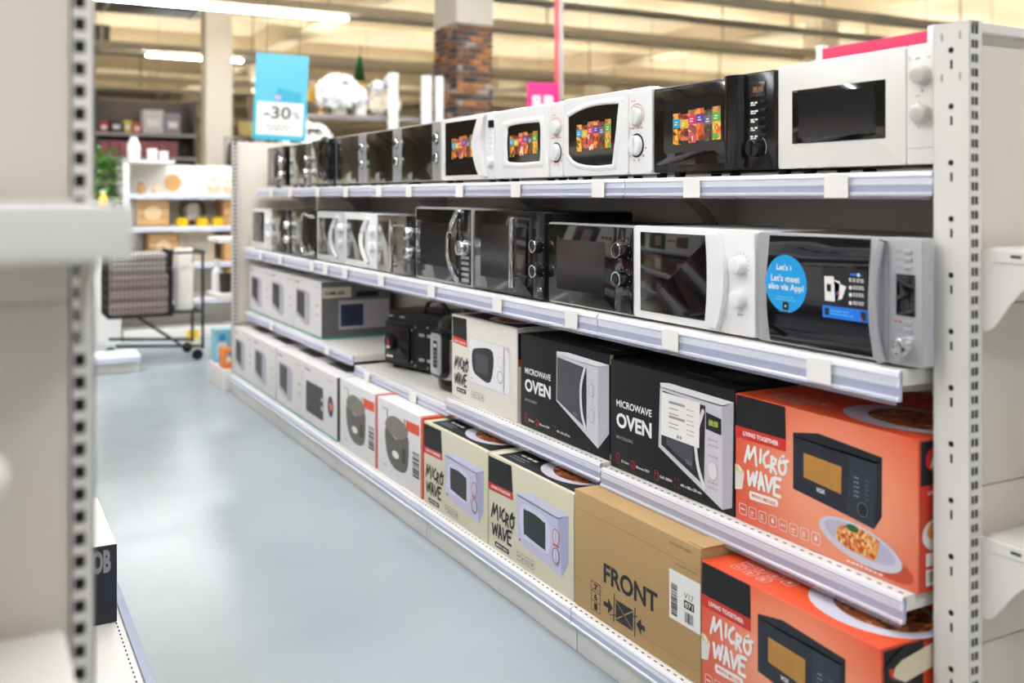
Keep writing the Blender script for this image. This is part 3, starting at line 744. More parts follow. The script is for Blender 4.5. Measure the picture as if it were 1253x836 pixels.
st.words(LB2, .062, .112, .104, .003, 5, 1).words(LB2, .056, .118, .0985, .003, 6, 1).poly(BLKINK, rr(.078, .096, .0785, .096, .003), 1).rect(WHTINK, .085, .089, .085, .089, 2).rect(BLKINK, .062, .112, .0725, .0755, 1).rect(REDINK, .096, .099, .0725, .0755, 2)
st.build('round_sticker', dr)
st = Art(at_y(-.0018)); CRD = mat('card_dark', (30, 30, 36), .3)
st.rect(CRD, .19, .306, .099, .176).rect(BLU2, .191, .306, .0755, .0995, 1).rect(BLKINK, .197, .208, .081, .095, 2).rect(BLKINK, .289, .302, .079, .096, 2).rect(REDINK, .289, .294, .079, .083, 3).words(LB2, .212, .262, .089, .0025, 6, 2).words(LB2, .212, .272, .083, .0025, 7, 2)
for dx, sk in ((.02, .5), (.010, .25), (0, 0)):
    st.poly(PAPER, [(.196 + dx, .158 - dx * .35), (.221 + dx * 1.6, .159 - dx * .9), (.224 + dx * .9, .109 + dx * .35), (.198 + dx, .109)], 2 if dx else 3)
st.rect(BLKINK, .203, .214, .128, .143, 4).rect(ORG, .232, .236, .124, .131, 3).rect(BLU2, .226, .23, .122, .128, 3)
st.rect(BLU2, .263, .29, .164, .168, 2).ell(WHTINK, .284, .166, .0035, .0035, 3)
for z, k in ((.156, 2), (.152, 2), (.142, 1), (.138, 1), (.128, 1), (.124, 1), (.112, 1), (.108, 1)): st.words(WHTINK, .27 if k == 1 else .26, .298, z, .0022, 4, 2)
for z in (.14, .126, .11): st.ell(WHTINK, .2635, z, .004, .004, 2)
st.build('feature_card_sticker', dr)
hp = spline([(.341, .236), (.334, .19), (.331, .12), (.334, .05), (.342, .008)], False, 5)
pts = [(x, -.004 - .012 * math.sin(PI * i / (len(hp) - 1)), z) for i, (x, z) in enumerate(hp)]
tube('handle', SILVER, dr, pts, .0095, 10, 1.0)
cp = prism('control_panel', SILVER, t, rr(.351, .430, .006, .242, .006), 0, .03, .003)
prism('display', GLASS, cp, rr(.371, .413, .098, .175, .002), -.0015, .001, .0005)
for z in (.216, .202, .187, .086, .072): box('button', SILVER, cp, .389, .406, -.003, .001, z - .004, z + .004, .0015)
a = Art(FRONT)
for z in (.214, .2, .185, .07): a.words(GREYINK, .371, .384, z, .003, 2)
a.words(REDINK, .366, .386, .085, .003, 2); a.build('panel_printing', cp)
knob(cp, CHROME, .391, .041, .0185, 0, .02)

# --- M2 white, wide window
t = mw('white microwave with wide black window and two white knobs on middle shelf', 'm', 2.12, .458, .243, .36, body=WPLAS)
dr = prism('door', WPLAS, t, rr(.001, .455, .006, .243, .01), 0, .03, .004)
win = [(.032, .227), (.303, .227)] + spline([(.303, .227), (.3075, .18), (.309, .127), (.3065, .07), (.30, .026)], False, 5)[1:] + [(.032, .026)]
gl = prism('window', GLASS, dr, win, -.0012, .001, .0005)
out = spline([(.306, .236), (.311, .18), (.3125, .127), (.31, .07), (.303, .014)], False, 5); inn = spline([(.345, .236), (.364, .18), (.37, .127), (.362, .07), (.342, .014)], False, 5)
prism('door_swell', WPLAS, dr, out + inn[::-1], -.016, .002, .008, 3)
for z in (.164, .089):
    knob(t, WPLAS, .41, z, .02, 0, .022); 
a = ticks(t, .41, .164, .026, GREYINK, -20, 200, 11); a.words(GREYINK, .40, .42, .052, .003, 3); a.build('dial_printing', t)

# --- M3 black with two black knobs
t = mw('all black microwave with two chrome-rimmed black knobs on middle shelf', 'm', 2.558, .44, .241, .36)
dr = prism('door', SILVER, t, rr(.002, .438, .005, .241, .006), .003, .03, .002)
gl = prism('door_glass', GLASS, dr, rr(.007, .351, .01, .236, .003), 0, .004, .001); Art(FRONT).rect(SCREEN, .052, .305, .048, .193).build('mesh_screen', gl)
cp = prism('control_panel', GLASS, t, rr(.353, .434, .01, .236, .003), 0, .004, .001)
for z in (.176, .1):
    knob(cp, BLACKP, .392, z, .021, 0, .024, rim=CHROME)
    ticks(cp, .392, z, .028, GREYINK, -40, 220, 9).build('dial_printing', cp)

# --- M4 black with square bar handle
t = mw('black microwave with straight square chrome bar handle on middle shelf', 'm', 3.05, .475, .27, .36)
dr = prism('door', BLACKP, t, rr(.002, .404, .006, .27, .004), 0, .03, .002); gl = prism('window', GLASS, dr, rr(.012, .395, .014, .262, .002), -.001, .002, .0005)
Art(at_y(-.001)).rect(SCREEN, .05, .30, .05, .225).build('mesh_screen', gl)
hd = box('handle', CHROME, dr, .322, .344, -.042, -.03, .034, .252, .003)
for z in (.066, .226): box('handle_stud', CHROME, hd, .327, .339, -.032, 0, z - .006, z + .006, .002)
cp = prism('control_panel', BLACKP, t, rr(.406, .473, .006, .27, .004), 0, .03, .002)
for z in (.167, .091): knob(cp, BLACKP, .438, z, .02, 0, .022, rim=CHROME); ticks(cp, .438, z, .027, GREYINK, -40, 220, 9).build('dial_printing', cp)
Art(FRONT).words(GREYINK, .43, .46, .03, .003, 3).words(ORG, .43, .436, .036, .006, 1).words(WHTINK, .445, .46, .036, .006, 1).build('panel_printing', cp)

# --- M5 black and silver with arched handle
t = mw('black microwave with silver frame, arched chrome handle and row of buttons on middle shelf', 'm', 3.566, .505, .277, .36, body=SILVER)
dr = prism('door', SILVER, t, rr(.002, .49, .004, .277, .005), .002, .03, .002); gl = prism('window', GLASS, dr, rr(.010, .405, .012, .27, .003), 0, .004, .001)
Art(FRONT).rect(SCREEN, .05, .29, .06, .22).build('mesh_screen', gl)
hp = spline([(.392, .266), (.36, .20), (.351, .14), (.36, .075), (.392, .014)], False, 6)
tube('handle', CHROME, dr, [(x, -.004 - .02 * math.sin(PI * i / (len(hp) - 1)), z) for i, (x, z) in enumerate(hp)], .009, 10)
cp = prism('control_panel', GLASS, t, rr(.408, .488, .010, .272, .003), 0, .004, .001)
box('side_trim', SILVER, t, .489, .504, 0, .03, .004, .277, .003)
knob(cp, CHROME, .446, .138, .027, 0, .03)
for k in range(5): box('button', SILVER, cp, .422, .474, -.004, .001, .099 - k * .0195, .109 - k * .0195, .0015)

# --- M6 steel
t = mw('brushed steel microwave with straight bar handle on middle shelf', 'm', 3.975, .405, .24, .36, body=STEEL)
dr = prism('door', STEEL, t, rr(.002, .315, .006, .24, .004), 0, .03, .002); prism('window', MIRROR, dr, rr(.016, .22, .03, .215, .003), -.001, .001, .0005)
hd = tube('handle', CHROME, dr, [(.258, -.04, .012), (.258, -.04, .228)], .009, 10)
for z in (.05, .2): tube('handle_stud', CHROME, hd, [(.258, -.04, z), (.258, 0, z)], .005, 8)
cp = prism('control_panel', BLACKP, t, rr(.316, .403, .006, .24, .004), 0, .03, .002)
for z in (.172, .098): knob(cp, CHROME, .36, z, .024, 0, .026)

def white_handle(label, Yl, w, tint):
    t = mw(label, 'm', Yl, w, .243, .36, body=WPLAS)
    dr = prism('door', tint, t, rr(.002, w - .09, .006, .243, .006), 0, .03, .003); prism('window', DMIRROR, dr, rr(.024, w - .15, .034, .214, .006), -.001, .001, .0005)
    hp = spline([(w - .098, .222), (w - .128, .175), (w - .138, .126), (w - .128, .076), (w - .098, .03)], False, 5)
    tube('handle', tint, dr, [(x, -.004 - .018 * math.sin(PI * i / (len(hp) - 1)), z) for i, (x, z) in enumerate(hp)], .010, 10)
    cp = prism('control_panel', tint, t, rr(w - .089, w - .002, .006, .243, .006), 0, .03, .003)
    for z in (.17, .1): knob(cp, tint, w - .045, z, .021, 0, .022)
    return t
white_handle('white microwave with curved white handle right of the steel one\'s left neighbour', 4.388, .408, WPLAS)['label'] = 'white microwave with curved white handle directly left of the brushed steel one'
white_handle('silver-white microwave with curved handle, second left of the brushed steel one', 4.81, .415, mat('silver_white', (214, 214, 216), .25, metal=.2))
t = mw('black-framed mirrored microwave with tall chrome loop handle on middle shelf', 'm', 5.256, .44, .243, .36)
dr = prism('door', BLACKP, t, rr(.002, .438, .006, .243, .006), 0, .03, .003); prism('window', DMIRROR, dr, rr(.016, .29, .022, .228, .004), -.001, .001, .0005)
tube('handle', CHROME, dr, [(.40, 0, .215)] + [(x, -.035, z) for x, z in spline([(.395, .222), (.33, .225), (.308, .19), (.305, .13), (.31, .06), (.335, .028), (.395, .03)], False, 4)] + [(.40, 0, .036)], .009, 10)
t = mw('dark microwave with mirrored door and chrome knobs, second from the far end of middle shelf', 'm', 5.669, .405, .243, .36)
dr = prism('door', BLACKP, t, rr(.002, .3, .006, .243, .006), 0, .03, .003); prism('window', DMIRROR, dr, rr(.012, .29, .018, .232, .004), -.001, .001, .0005)
cp = prism('control_panel', BLACKP, t, rr(.301, .403, .006, .243, .006), 0, .03, .003)
for z in (.16, .085): knob(cp, CHROME, .352, z, .022, 0, .024)
t = mw('white microwave with grey mesh window, farthest on the middle shelf', 'm', 6.124, .445, .24, .36, body=WPLAS)
dr = prism('door', WPLAS, t, rr(.002, .36, .006, .24, .006), 0, .03, .003); prism('window', SCREEN, dr, rr(.035, .30, .045, .225, .004), -.001, .001, .0005)
cp = prism('control_panel', WPLAS, t, rr(.361, .443, .006, .24, .006), 0, .03, .003)
for z in (.165, .095): knob(cp, WPLAS, .402, z, .02, 0, .02)

# ================================================================== boxed goods
XL, XB = 1.53, 1.43
def carton(label, name, X, Yl, z, w, h, d, m, group, cat='box'):
    t = thing(name, label, cat, (X, Yl, z), RZ, group)
    bm = bmesh.new(); abox(bm, .001, w - .001, 0, d, 0, h, 0, .0025, 2)
    o = obj('carton', bm, m, t)
    return t
# brush lettering in a unit frame (x right, z up), one list of strokes per letter; drawn from the boxes' own lettering
BRUSH = {'MICRO': [[(.0, .06), (.09, .92), (.11, .28), (.25, .95), (.29, .06)], [(.40, .92), (.38, .28)], [(.58, .96), (.48, .68), (.46, .4), (.52, .16), (.60, .26)], [(.66, .76), (.64, .0)], [(.66, .74), (.76, .68), (.74, .46), (.66, .40), (.76, .0)], [(.94, .98), (.86, .72), (.83, .4), (.86, .14), (.92, .08), (.98, .26), (.99, .52), (.95, .72), (.90, .80)], [(.86, .62), (1.03, .80)]],
         'WAVE': [[(.0, .78), (.04, .06), (.16, .78), (.20, .12), (.28, .92)], [(.33, .02), (.40, .95), (.50, .05)], [(.33, .36), (.47, .34)], [(.55, .88), (.63, .08), (.76, .88)], [(1.0, .98), (.82, .94), (.80, .02), (.98, .02)], [(.82, .52), (.96, .54)]]}
def brush(a, mt, word, x0, x1, z0, z1, w, ly=1):
    for st in BRUSH[word]:
        a.line(mt, [(x0 + (x1 - x0) * u, z0 + (z1 - z0) * v) for u, v in (spline(st, False, 4) if len(st) > 5 else st)], w, ly)
def icon_row(a0, mt, x0, z0, step, sw, sh, n_, ly=1, rise=0.0, wd=.0014):
    for k in range(n_):
        a = Art(a0.face); a0.kids.append(('icon', a))
        x = x0 + k * step; z = z0 + rise * k
        a.ring(mt, rr(x, x + sw, z, z + sh, sw * .18, 2), wd, ly)
        q = k % 4
        if q == 0: a.words(mt, x + sw * .2, x + sw * .8, z + sh * .42, sh * .16, 2, ly)
        elif q == 1: a.words(mt, x + sw * .25, x + sw * .75, z + sh * .45, sh * .14, 1, ly); a.words(mt, x + sw * .25, x + sw * .7, z + sh * .22, sh * .08, 1, ly)
        elif q == 2:
            for e in (.25, .42, .6): a.words(mt, x + sw * .22, x + sw * .78, z + sh * e, sh * .08, 1, ly)
        else: a.ell(mt, x + sw * .5, z + sh * .45, sw * .18, sh * .16, ly, n=10); a.line(mt, [(x + sw * .36, z + sh * .5), (x + sw * .5, z + sh * .76), (x + sw * .64, z + sh * .5)], wd * 1.4, ly)
PILLW = WHTINK
# ---- orange microwave box (two of them)
OR0, OR1 = (222, 80, 46), (244, 158, 122)
ORM = glow_print('orange_box_print', OR0, OR1, .30, .17, .34)
ORT = mat('orange_box_top', (228, 84, 44), .38, var=.06, scale=6)
NAVY = mat('pic_dark_navy', (34, 38, 48), .4, var=.08); NAVY2 = mat('pic_navy_side', (44, 50, 62), .4, var=.08); NAVY3 = mat('pic_navy_top', (26, 29, 36), .4)
AMBER = mat('pic_amber_window', (184, 132, 58), .4, var=.16, scale=28)
LASA = food('pic_lasagne', [(232, 170, 90), (214, 120, 60), (240, 200, 130), (190, 80, 40), (226, 150, 70)], 150); POP = food('pic_popcorn', [(232, 216, 180), (214, 190, 140), (240, 230, 206)], 160)
PLATE = mat('pic_plate_lilac', (186, 182, 202), .4); PLATE2 = mat('pic_plate_rim', (206, 203, 216), .4); PWHITE = mat('pic_plate_white', (222, 216, 210), .4)
DOME = food('pic_pasta_dark', [(120, 58, 30), (176, 92, 46), (206, 136, 84), (70, 34, 22), (150, 84, 40)], 75)
SIDEGR = mat('pic_leaf_green', (44, 92, 50), .5)
def orange_box():
    t = carton('orange microwave box', 'microwave_box', 0, 0, 0, .5, .285, .37, ORM, 'orange microwave boxes')
    a = Art(FRONT); a.poly(CHARINK, [(.004, .283), (.159, .283), (.161, .213), (.002, .212)]); a.build('dark_block', t)
    a = Art(FRONT); a.poly(REDINK, [(.001, .212), (.161, .213), (.161, .187), (.001, .186)], 0); a.text(WHTINK, 'LIVING TOGETHER', .027, .139, .1945, .2045, 1, .03); a.build('red_band', t)
    a = Art(FRONT); brush(a, WHTINK, 'MICRO', .033, .163, .134, .177, .0075); brush(a, WHTINK, 'WAVE', .044, .146, .086, .125, .0082); a.build('brush_title', t)
    a = Art(FRONT); a.poly(PILLW, [(.046, .066), (.05, .075), (.1, .077), (.134, .078), (.139, .071), (.136, .062), (.09, .058), (.05, .056)], 0); a.text(ORT, 'MWH MD20B', .056, .13, .063, .071, 1, .01); a.build('model_pill', t)
    a = Art(FRONT); a.poly(NAVY3, [(.182, .233), (.253, .246), (.417, .234), (.405, .218), (.182, .224)]).poly(NAVY, [(.182, .226), (.335, .224), (.33, .099), (.182, .114)]).poly(NAVY2, [(.335, .224), (.405, .222), (.397, .091), (.33, .099)]).poly(NAVY3, [(.405, .222), (.417, .234), (.416, .12), (.397, .091)])
    a.poly(AMBER, [(.213, .197), (.316, .192), (.315, .137), (.213, .146)], 1).text(WHTINK, 'VOX', .248, .272, .125, .134, 1, .04)
    a.ell(NAVY3, .37, .121, .016, .017, 1).ring(GREYINK, [(.37 + .013 * math.cos(q), .121 + .014 * math.sin(q)) for q in [k * .52 for k in range(12)]], .001, 2)
    for k in range(5): a.words(GREYINK, .348, .362, .178 - k * .009, .003, 2, 1); a.words(DKINK, .376, .388, .178 - k * .009, .003, 1, 1)
    a.build('microwave_picture', t)
    a = Art(FRONT); a.ell(mat('pic_shadow_rust', (196, 74, 44), .5), .40, .036, .09, .026, 0, -.16).ell(PLATE2, .36, .052, .105, .036, 1, -.12).ell(PLATE, .36, .056, .09, .026, 2, -.12)
    a.poly(LASA, [(.300, .046), (.309, .074), (.36, .084), (.412, .073), (.404, .034), (.39, .03), (.33, .034)], 3).ell(SIDEGR, .345, .078, .016, .007, 4); a.build('food_picture', t)
    a = Art(FRONT); a.poly(POP, [(.0005, .125), (.012, .124), (.028, .116), (.031, .108), (.0005, .108)]).poly(PWHITE, [(.0005, .108), (.031, .108), (.024, .072), (.0005, .066)]); a.build('popcorn_picture', t)
    a = Art(FRONT); icon_row(a, WHTINK, .015, .016, .0315, .0235, .0235, 8); a.words(WHTINK, .33, .42, .008, .003, 8, 1); a.build('small_print', t)
    a = Art(TOP(.285)); a.rect(ORT, .002, .498, .002, .368).ell(PLATE2, .37, .125, .14, .1, 1).ell(DOME, .385, .135, .105, .075, 2); icon_row(a, WHTINK, .06, .03, .04, .028, .025, 3, 2); icon_row(a, WHTINK, .06, .062, .04, .028, .03, 4, 2); a.build('top_print', t)
    a = Art(RIGHT(.499)); a.rect(mat('box_side_red', (196, 62, 36), .4), .002, .368, .002, .283).rect(CHARINK, .006, .11, .198, .28, 1).ell(REDINK, .04, .245, .021, .022, 2).line(WHTINK, [(.034, .232), (.044, .258)], .006, 3).rect(REDINK, .006, .14, .172, .198, 1).text(WHTINK, 'LIVING TOGETHER', .025, .13, .18, .188, 2, .03)
    a.ell(PWHITE, .05, .105, .04, .03, 1).ell(LASA, .052, .112, .03, .018, 2).rect(PAPER, .02, .06, .048, .072, 1).rect(PAPER, .02, .06, .012, .042, 1).bars(BLKINK, .026, .056, .018, .038, 9, 2); a.build('side_print', t)
    return t
o1 = orange_box(); o1.location = (XL, 1.751, .485); o1['label'] = 'orange microwave box on the lower shelf above the other orange box'
o2 = copy_tree(o1, (XB, 1.749, ZB), label='orange microwave box with torn tape at its corner on the base shelf')
bm = bmesh.new()   # torn tape and a lifted flap on the lower box's corner
vs = [(.455, -.006, .262), (.50, -.004, .272), (.512, .12, .268), (.506, .14, .236), (.47, .0, .232)]
v = [bm.verts.new(p) for p in vs]; v2 = [bm.verts.new((p[0] + .001, p[1] + .002, p[2] + .002)) for p in vs]
bm.faces.new(v); bm.faces.new(v2[::-1])
for i in range(5): bm.faces.new((v[i], v[(i + 1) % 5], v2[(i + 1) % 5], v2[i]))
a = Art(RIGHT(.5004)); a.poly(mat('tape_strip', (214, 200, 172), .4), [(.03, .252), (.14, .272), (.17, .262), (.165, .232), (.06, .214), (.035, .226)], 3).poly(CHARINK, [(.0, .25), (.06, .283), (.085, .277), (.03, .245)], 4)
a.build('torn_tape', o2); bm.free()

# ---- black OVEN boxes
BOXK = mat('black_box_print', (19, 20, 23), .5, spec=.28, var=.12, scale=9)
LILW = mat('pic_pale_lilac', (206, 202, 208), .4, var=.02); LILW2 = mat('pic_lilac_shade', (178, 174, 184), .4); LILW3 = mat('pic_lilac_light', (226, 223, 226), .4)
PICGL = mat('pic_grey_glass', (70, 70, 78), .35, var=.15, scale=12); PICBL = mat('pic_black_glass', (26, 26, 30), .35)
def oven_words(t, model, specs):
    a = Art(FRONT); a.text(WHTINK, 'MICROWAVE', .029, .187, .167, .186, 0, .02); a.text(WHTINK, 'OVEN', .029, .187, .112, .152, 0, .035); a.build('title_lettering', t)
    a = Art(FRONT); a.text(GREYINK, model, .029, .105, .081, .09, 0, .01); a.build('model_lettering', t)
    for (x, kind), tx in specs:
        a = Art(FRONT)
        if kind == 'door': a.ring(REDINK, [(x, .016), (x, .04), (x + .012, .042), (x + .012, .013)], .0012); a.line(REDINK, [(x + .009, .03), (x + .009, .024)], .001)
        if kind == 'wave': a.ring(REDINK, [(x + .008 + .009 * math.cos(q), .026 + .011 * math.sin(q)) for q in [k * .63 for k in range(10)]], .0012); a.line(REDINK, [(x + .002, .02), (x + .013, .033)], .001); a.line(REDINK, [(x + .005, .017), (x + .015, .029)], .001)
        if kind == 'grill': a.ring(REDINK, rr(x, x + .015, .012, .036, .002, 1), .0012); a.line(REDINK, [(x, .029), (x + .015, .029)], .001)
        if kind == 'size':
            for sx in (0, 1):
                for sz in (0, 1):
                    X_, Z_ = x + .016 * sx, .014 + .022 * sz; a.line(REDINK, [(X_ + (.004 if sx == 0 else -.004), Z_), (X_, Z_), (X_, Z_ + (.004 if sz == 0 else -.004))], .0013)
        tw, tx_ = tx; a.text(WHTINK, tx_, x + .022, x + .022 + tw, .0215, .0285, 0, .02)
        a.build('specification', t)
t = carton('black microwave oven box with white picture and no card, beside the white box', 'microwave_box', XL, 2.76, .495, .503, .29, .37, BOXK, 'black microwave boxes')
oven_words(t, 'MW2030MW', [((.030, 'door'), (.034, '20 Liters')), ((.098, 'wave'), (.06, 'Microwave 700W')), ((.20, 'size'), (.075, '440 x 358 x 259 mm'))])
a = Art(FRONT); a.poly(LILW3, [(.222, .262), (.285, .267), (.499, .262), (.444, .247), (.222, .252)]).poly(LILW, [(.222, .253), (.444, .249), (.444, .022), (.22, .114)]).poly(LILW2, [(.444, .249), (.4985, .262), (.4985, .074), (.444, .022)])
a.poly(PICGL, [(.226, .246), (.381, .236), (.381, .066), (.224, .119)], 1).poly(PICBL, [(.362, .235), (.386, .236), (.386, .066), (.366, .074)], 2)
h_ = spline([(.377, .234), (.357, .178), (.361, .11), (.381, .066)], False, 5); a.line(LILW3, h_, .011, 3); a.text(GREYINK, 'TESLA', .315, .34, .092, .1, 2)
for z in (.178, .106): a.ring(GREYINK, [(.414 + .0145 * math.cos(q), z + .018 * math.sin(q)) for q in [k * .45 for k in range(14)]], .0014, 2); a.rect(LILW3, .411, .417, z - .016, z + .016, 3); a.rect(GREYINK, .4165, .4175, z - .016, z + .016, 3)
for z in (.178, .106):
    for k in range(9): q = k * .7; a.line(GREYINK, [(.414 + .021 * math.cos(q), z + .025 * math.sin(q)), (.414 + .024 * math.cos(q), z + .028 * math.sin(q))], .0008, 2)
a.ring(LILW, rr(.458, .492, .09, .235, .006, 2), .001, 2); a.build('microwave_picture', t)
a = Art(TOP(.29)); a.words(GREYINK, .32, .46, .06, .006, 7).words(GREYINK, .32, .44, .09, .006, 6).words(GREYINK, .3, .46, .12, .006, 6); a.build('top_print', t)
Art(RIGHT(.502)).poly(mat('worn_card_edge', (196, 170, 130), .8), [(.0, .29), (.012, .29), (.008, .27), (.0, .262)], 0).poly(mat('worn_card_edge'), [(.0, .02), (.006, .018), (.006, 0), (.0, 0)]).build('worn_corner', t)
tA = t
t = carton('black microwave oven box with a white card taped on its picture', 'microwave_box', XL, 2.255, .485, .503, .29, .37, BOXK, 'black microwave boxes')
oven_words(t, 'MW2060MS', [((.030, 'door'), (.036, '20 Liters')), ((.098, 'wave'), (.058, 'Microwave 700W')), ((.20, 'grill'), (.05, 'Grill 1000W')), ((.283, 'size'), (.08, '440 x 358 x 259 mm'))])
a = Art(FRONT); a.poly(LILW3, [(.223, .262), (.26, .267), (.499, .262), (.46, .245), (.226, .25)]).poly(LILW, [(.223, .252), (.46, .248), (.46, .006), (.216, .099)]).poly(LILW2, [(.46, .248), (.499, .262), (.494, .02), (.46, .006)])
a.poly(PICBL, [(.234, .244), (.4, .236), (.395, .046), (.228, .107)], 1).poly(PICGL, [(.25, .20), (.355, .195), (.352, .075), (.25, .112)], 2)
a.poly(PICBL, [(.402, .222), (.457, .216), (.457, .178), (.402, .182)], 2).text(mat('led_green', (170, 196, 60), .4), '88:88', .413, .446, .193, .207, 3, .03)
h_ = spline([(.392, .222), (.366, .16), (.366, .12), (.376, .08), (.396, .042)], False, 5); a.line(LILW3, h_, .011, 3); a.text(GREYINK, 'TESLA', .325, .352, .083, .092, 3)
a.ell(LILW3, .426, .088, .018, .021, 2).ring(LILW2, [(.426 + .018 * math.cos(q), .088 + .021 * math.sin(q)) for q in [k * .45 for k in range(14)]], .0014, 3)
for z in (.158, .145, .12, .058, .045): a.words(LILW2, .41, .448, z, .004, 3, 2)
a.build('microwave_picture', t)
cd = Art(FRONT); cd.poly(PAPER, [(.232, .241), (.382, .24), (.379, .131), (.229, .133)], 5)
for k, z in enumerate((.218, .205, .192, .182, .168, .158)):
    cd.rect(GREYINK, .262, .325 if k in (0, 3) else .30, z, z + (.006 if k in (0, 3) else .0025), 6); cd.words(GREYINK, .332, .362, z - .004, .002, 3, 6)
cd.bars(BLKINK, .294, .314, .137, .145, 8, 6); cd.build('info_card', t)
a = Art(TOP(.29)); a.words(GREYINK, .26, .38, .05, .006, 6).ell(SCREEN, .38, .12, .09, .05).words(GREYINK, .3, .46, .12, .006, 9, 1).words(GREYINK, .3, .46, .1, .005, 9, 1); a.build('top_print', t)

# ---- white microwave box with brush lettering
CREAMW = mat('white_box_print', (232, 226, 214), .45, var=.02)
def brush_box(label, X, Yl, z, base, ink, w, h, win, pic, model, group, topmat, pilltext=WHTINK):
    t = carton(label, 'microwave_box', X, Yl, z, w, h, .37, base, group)
    return t
t = carton('white microwave box with black brush lettering beside the steel pressure cooker', 'microwave_box', XL, 3.273, .495, .49, .298, .37, CREAMW, 'brush-lettered boxes')
a = Art(FRONT); a.poly(CHARINK, [(.006, .29), (.122, .291), (.125, .215), (.008, .22)]); a.build('dark_block', t)
a = Art(FRONT); a.poly(mat('ink_red_orange', (216, 62, 40), .45), [(.008, .22), (.125, .215), (.128, .192), (.009, .197)]).text(WHTINK, 'LIVING TOGETHER', .018, .118, .201, .209, 1, .03, -.003); a.build('red_band', t)
a = Art(FRONT); brush(a, BLKINK, 'MICRO', .024, .134, .103, .152, .0068); brush(a, BLKINK, 'WAVE', .027, .124, .052, .094, .007); a.build('brush_title', t)
a = Art(FRONT); a.poly(BLKINK, rr(.04, .118, .025, .04, .005, 2)).text(WHTINK, 'MWH M20', .048, .110, .029, .036, 1, .02); a.build('model_pill', t)
WP1 = mat('pic_white', (236, 234, 234), .4); WP2 = mat('pic_white_shade', (206, 204, 206), .4)
a = Art(FRONT); a.poly(WP2, rr(.146, .444, .075, .231, .01, 2), 0).poly(WP1, rr(.148, .405, .078, .229, .01, 2), 1).poly(WP1, [(.40, .228), (.44, .212), (.44, .079), (.40, .079)], 1)
a.poly(PICBL, spline([(.168, .18), (.203, .2), (.323, .203), (.307, .101), (.22, .103), (.174, .123)], True, 4), 2).poly(PICGL, rr(.195, .29, .118, .185, .01, 2), 3)
a.ring(ORG, [(.376 + .016 * math.cos(q), .176 + .018 * math.sin(q)) for q in [k * .45 for k in range(14)]], .001, 2).ring(BLKINK, [(.376 + .018 * math.cos(q), .127 + .02 * math.sin(q)) for q in [k * .45 for k in range(14)]], .002, 2).words(ORG, .16, .172, .09, .004, 1, 2)
a.build('microwave_picture', t)
a = Art(FRONT); icon_row(a, DKINK, .163, .025, .025, .019, .022, 4); a.build('icon_row', t)
a = Art(TOP(.298)); a.rect(CHARINK, .04, .48, .02, .36).ell(PWHITE, .28, .095, .11, .065, 1).ell(DOME, .29, .1, .08, .045, 2).words(GREYINK, .08, .2, .09, .006, 5, 1); a.build('top_print', t)
a = Art(RIGHT(.489)); a.rect(CHARINK, .004, .1, .2, .285).rect(mat('ink_red_orange'), .004, .12, .178, .2).text(WHTINK, 'LIVING', .02, .08, .185, .193, 1, .03); a.build('side_print', t)
bm = bmesh.new()
for q in (0, .0015):
    pass
vs = [bm.verts.new(p) for p in ((.478, .01, .298), (.505, .02, .303), (.51, .30, .306), (.478, .33, .298))]; bm.faces.new(vs)
ext = bmesh.ops.extrude_face_region(bm, geom=bm.faces[:]); bmesh.ops.translate(bm, vec=(0, 0, .002), verts=[e for e in ext['geom'] if isinstance(e, bmesh.types.BMVert)])
obj('lifted_flap', bm, CREAMW, t)

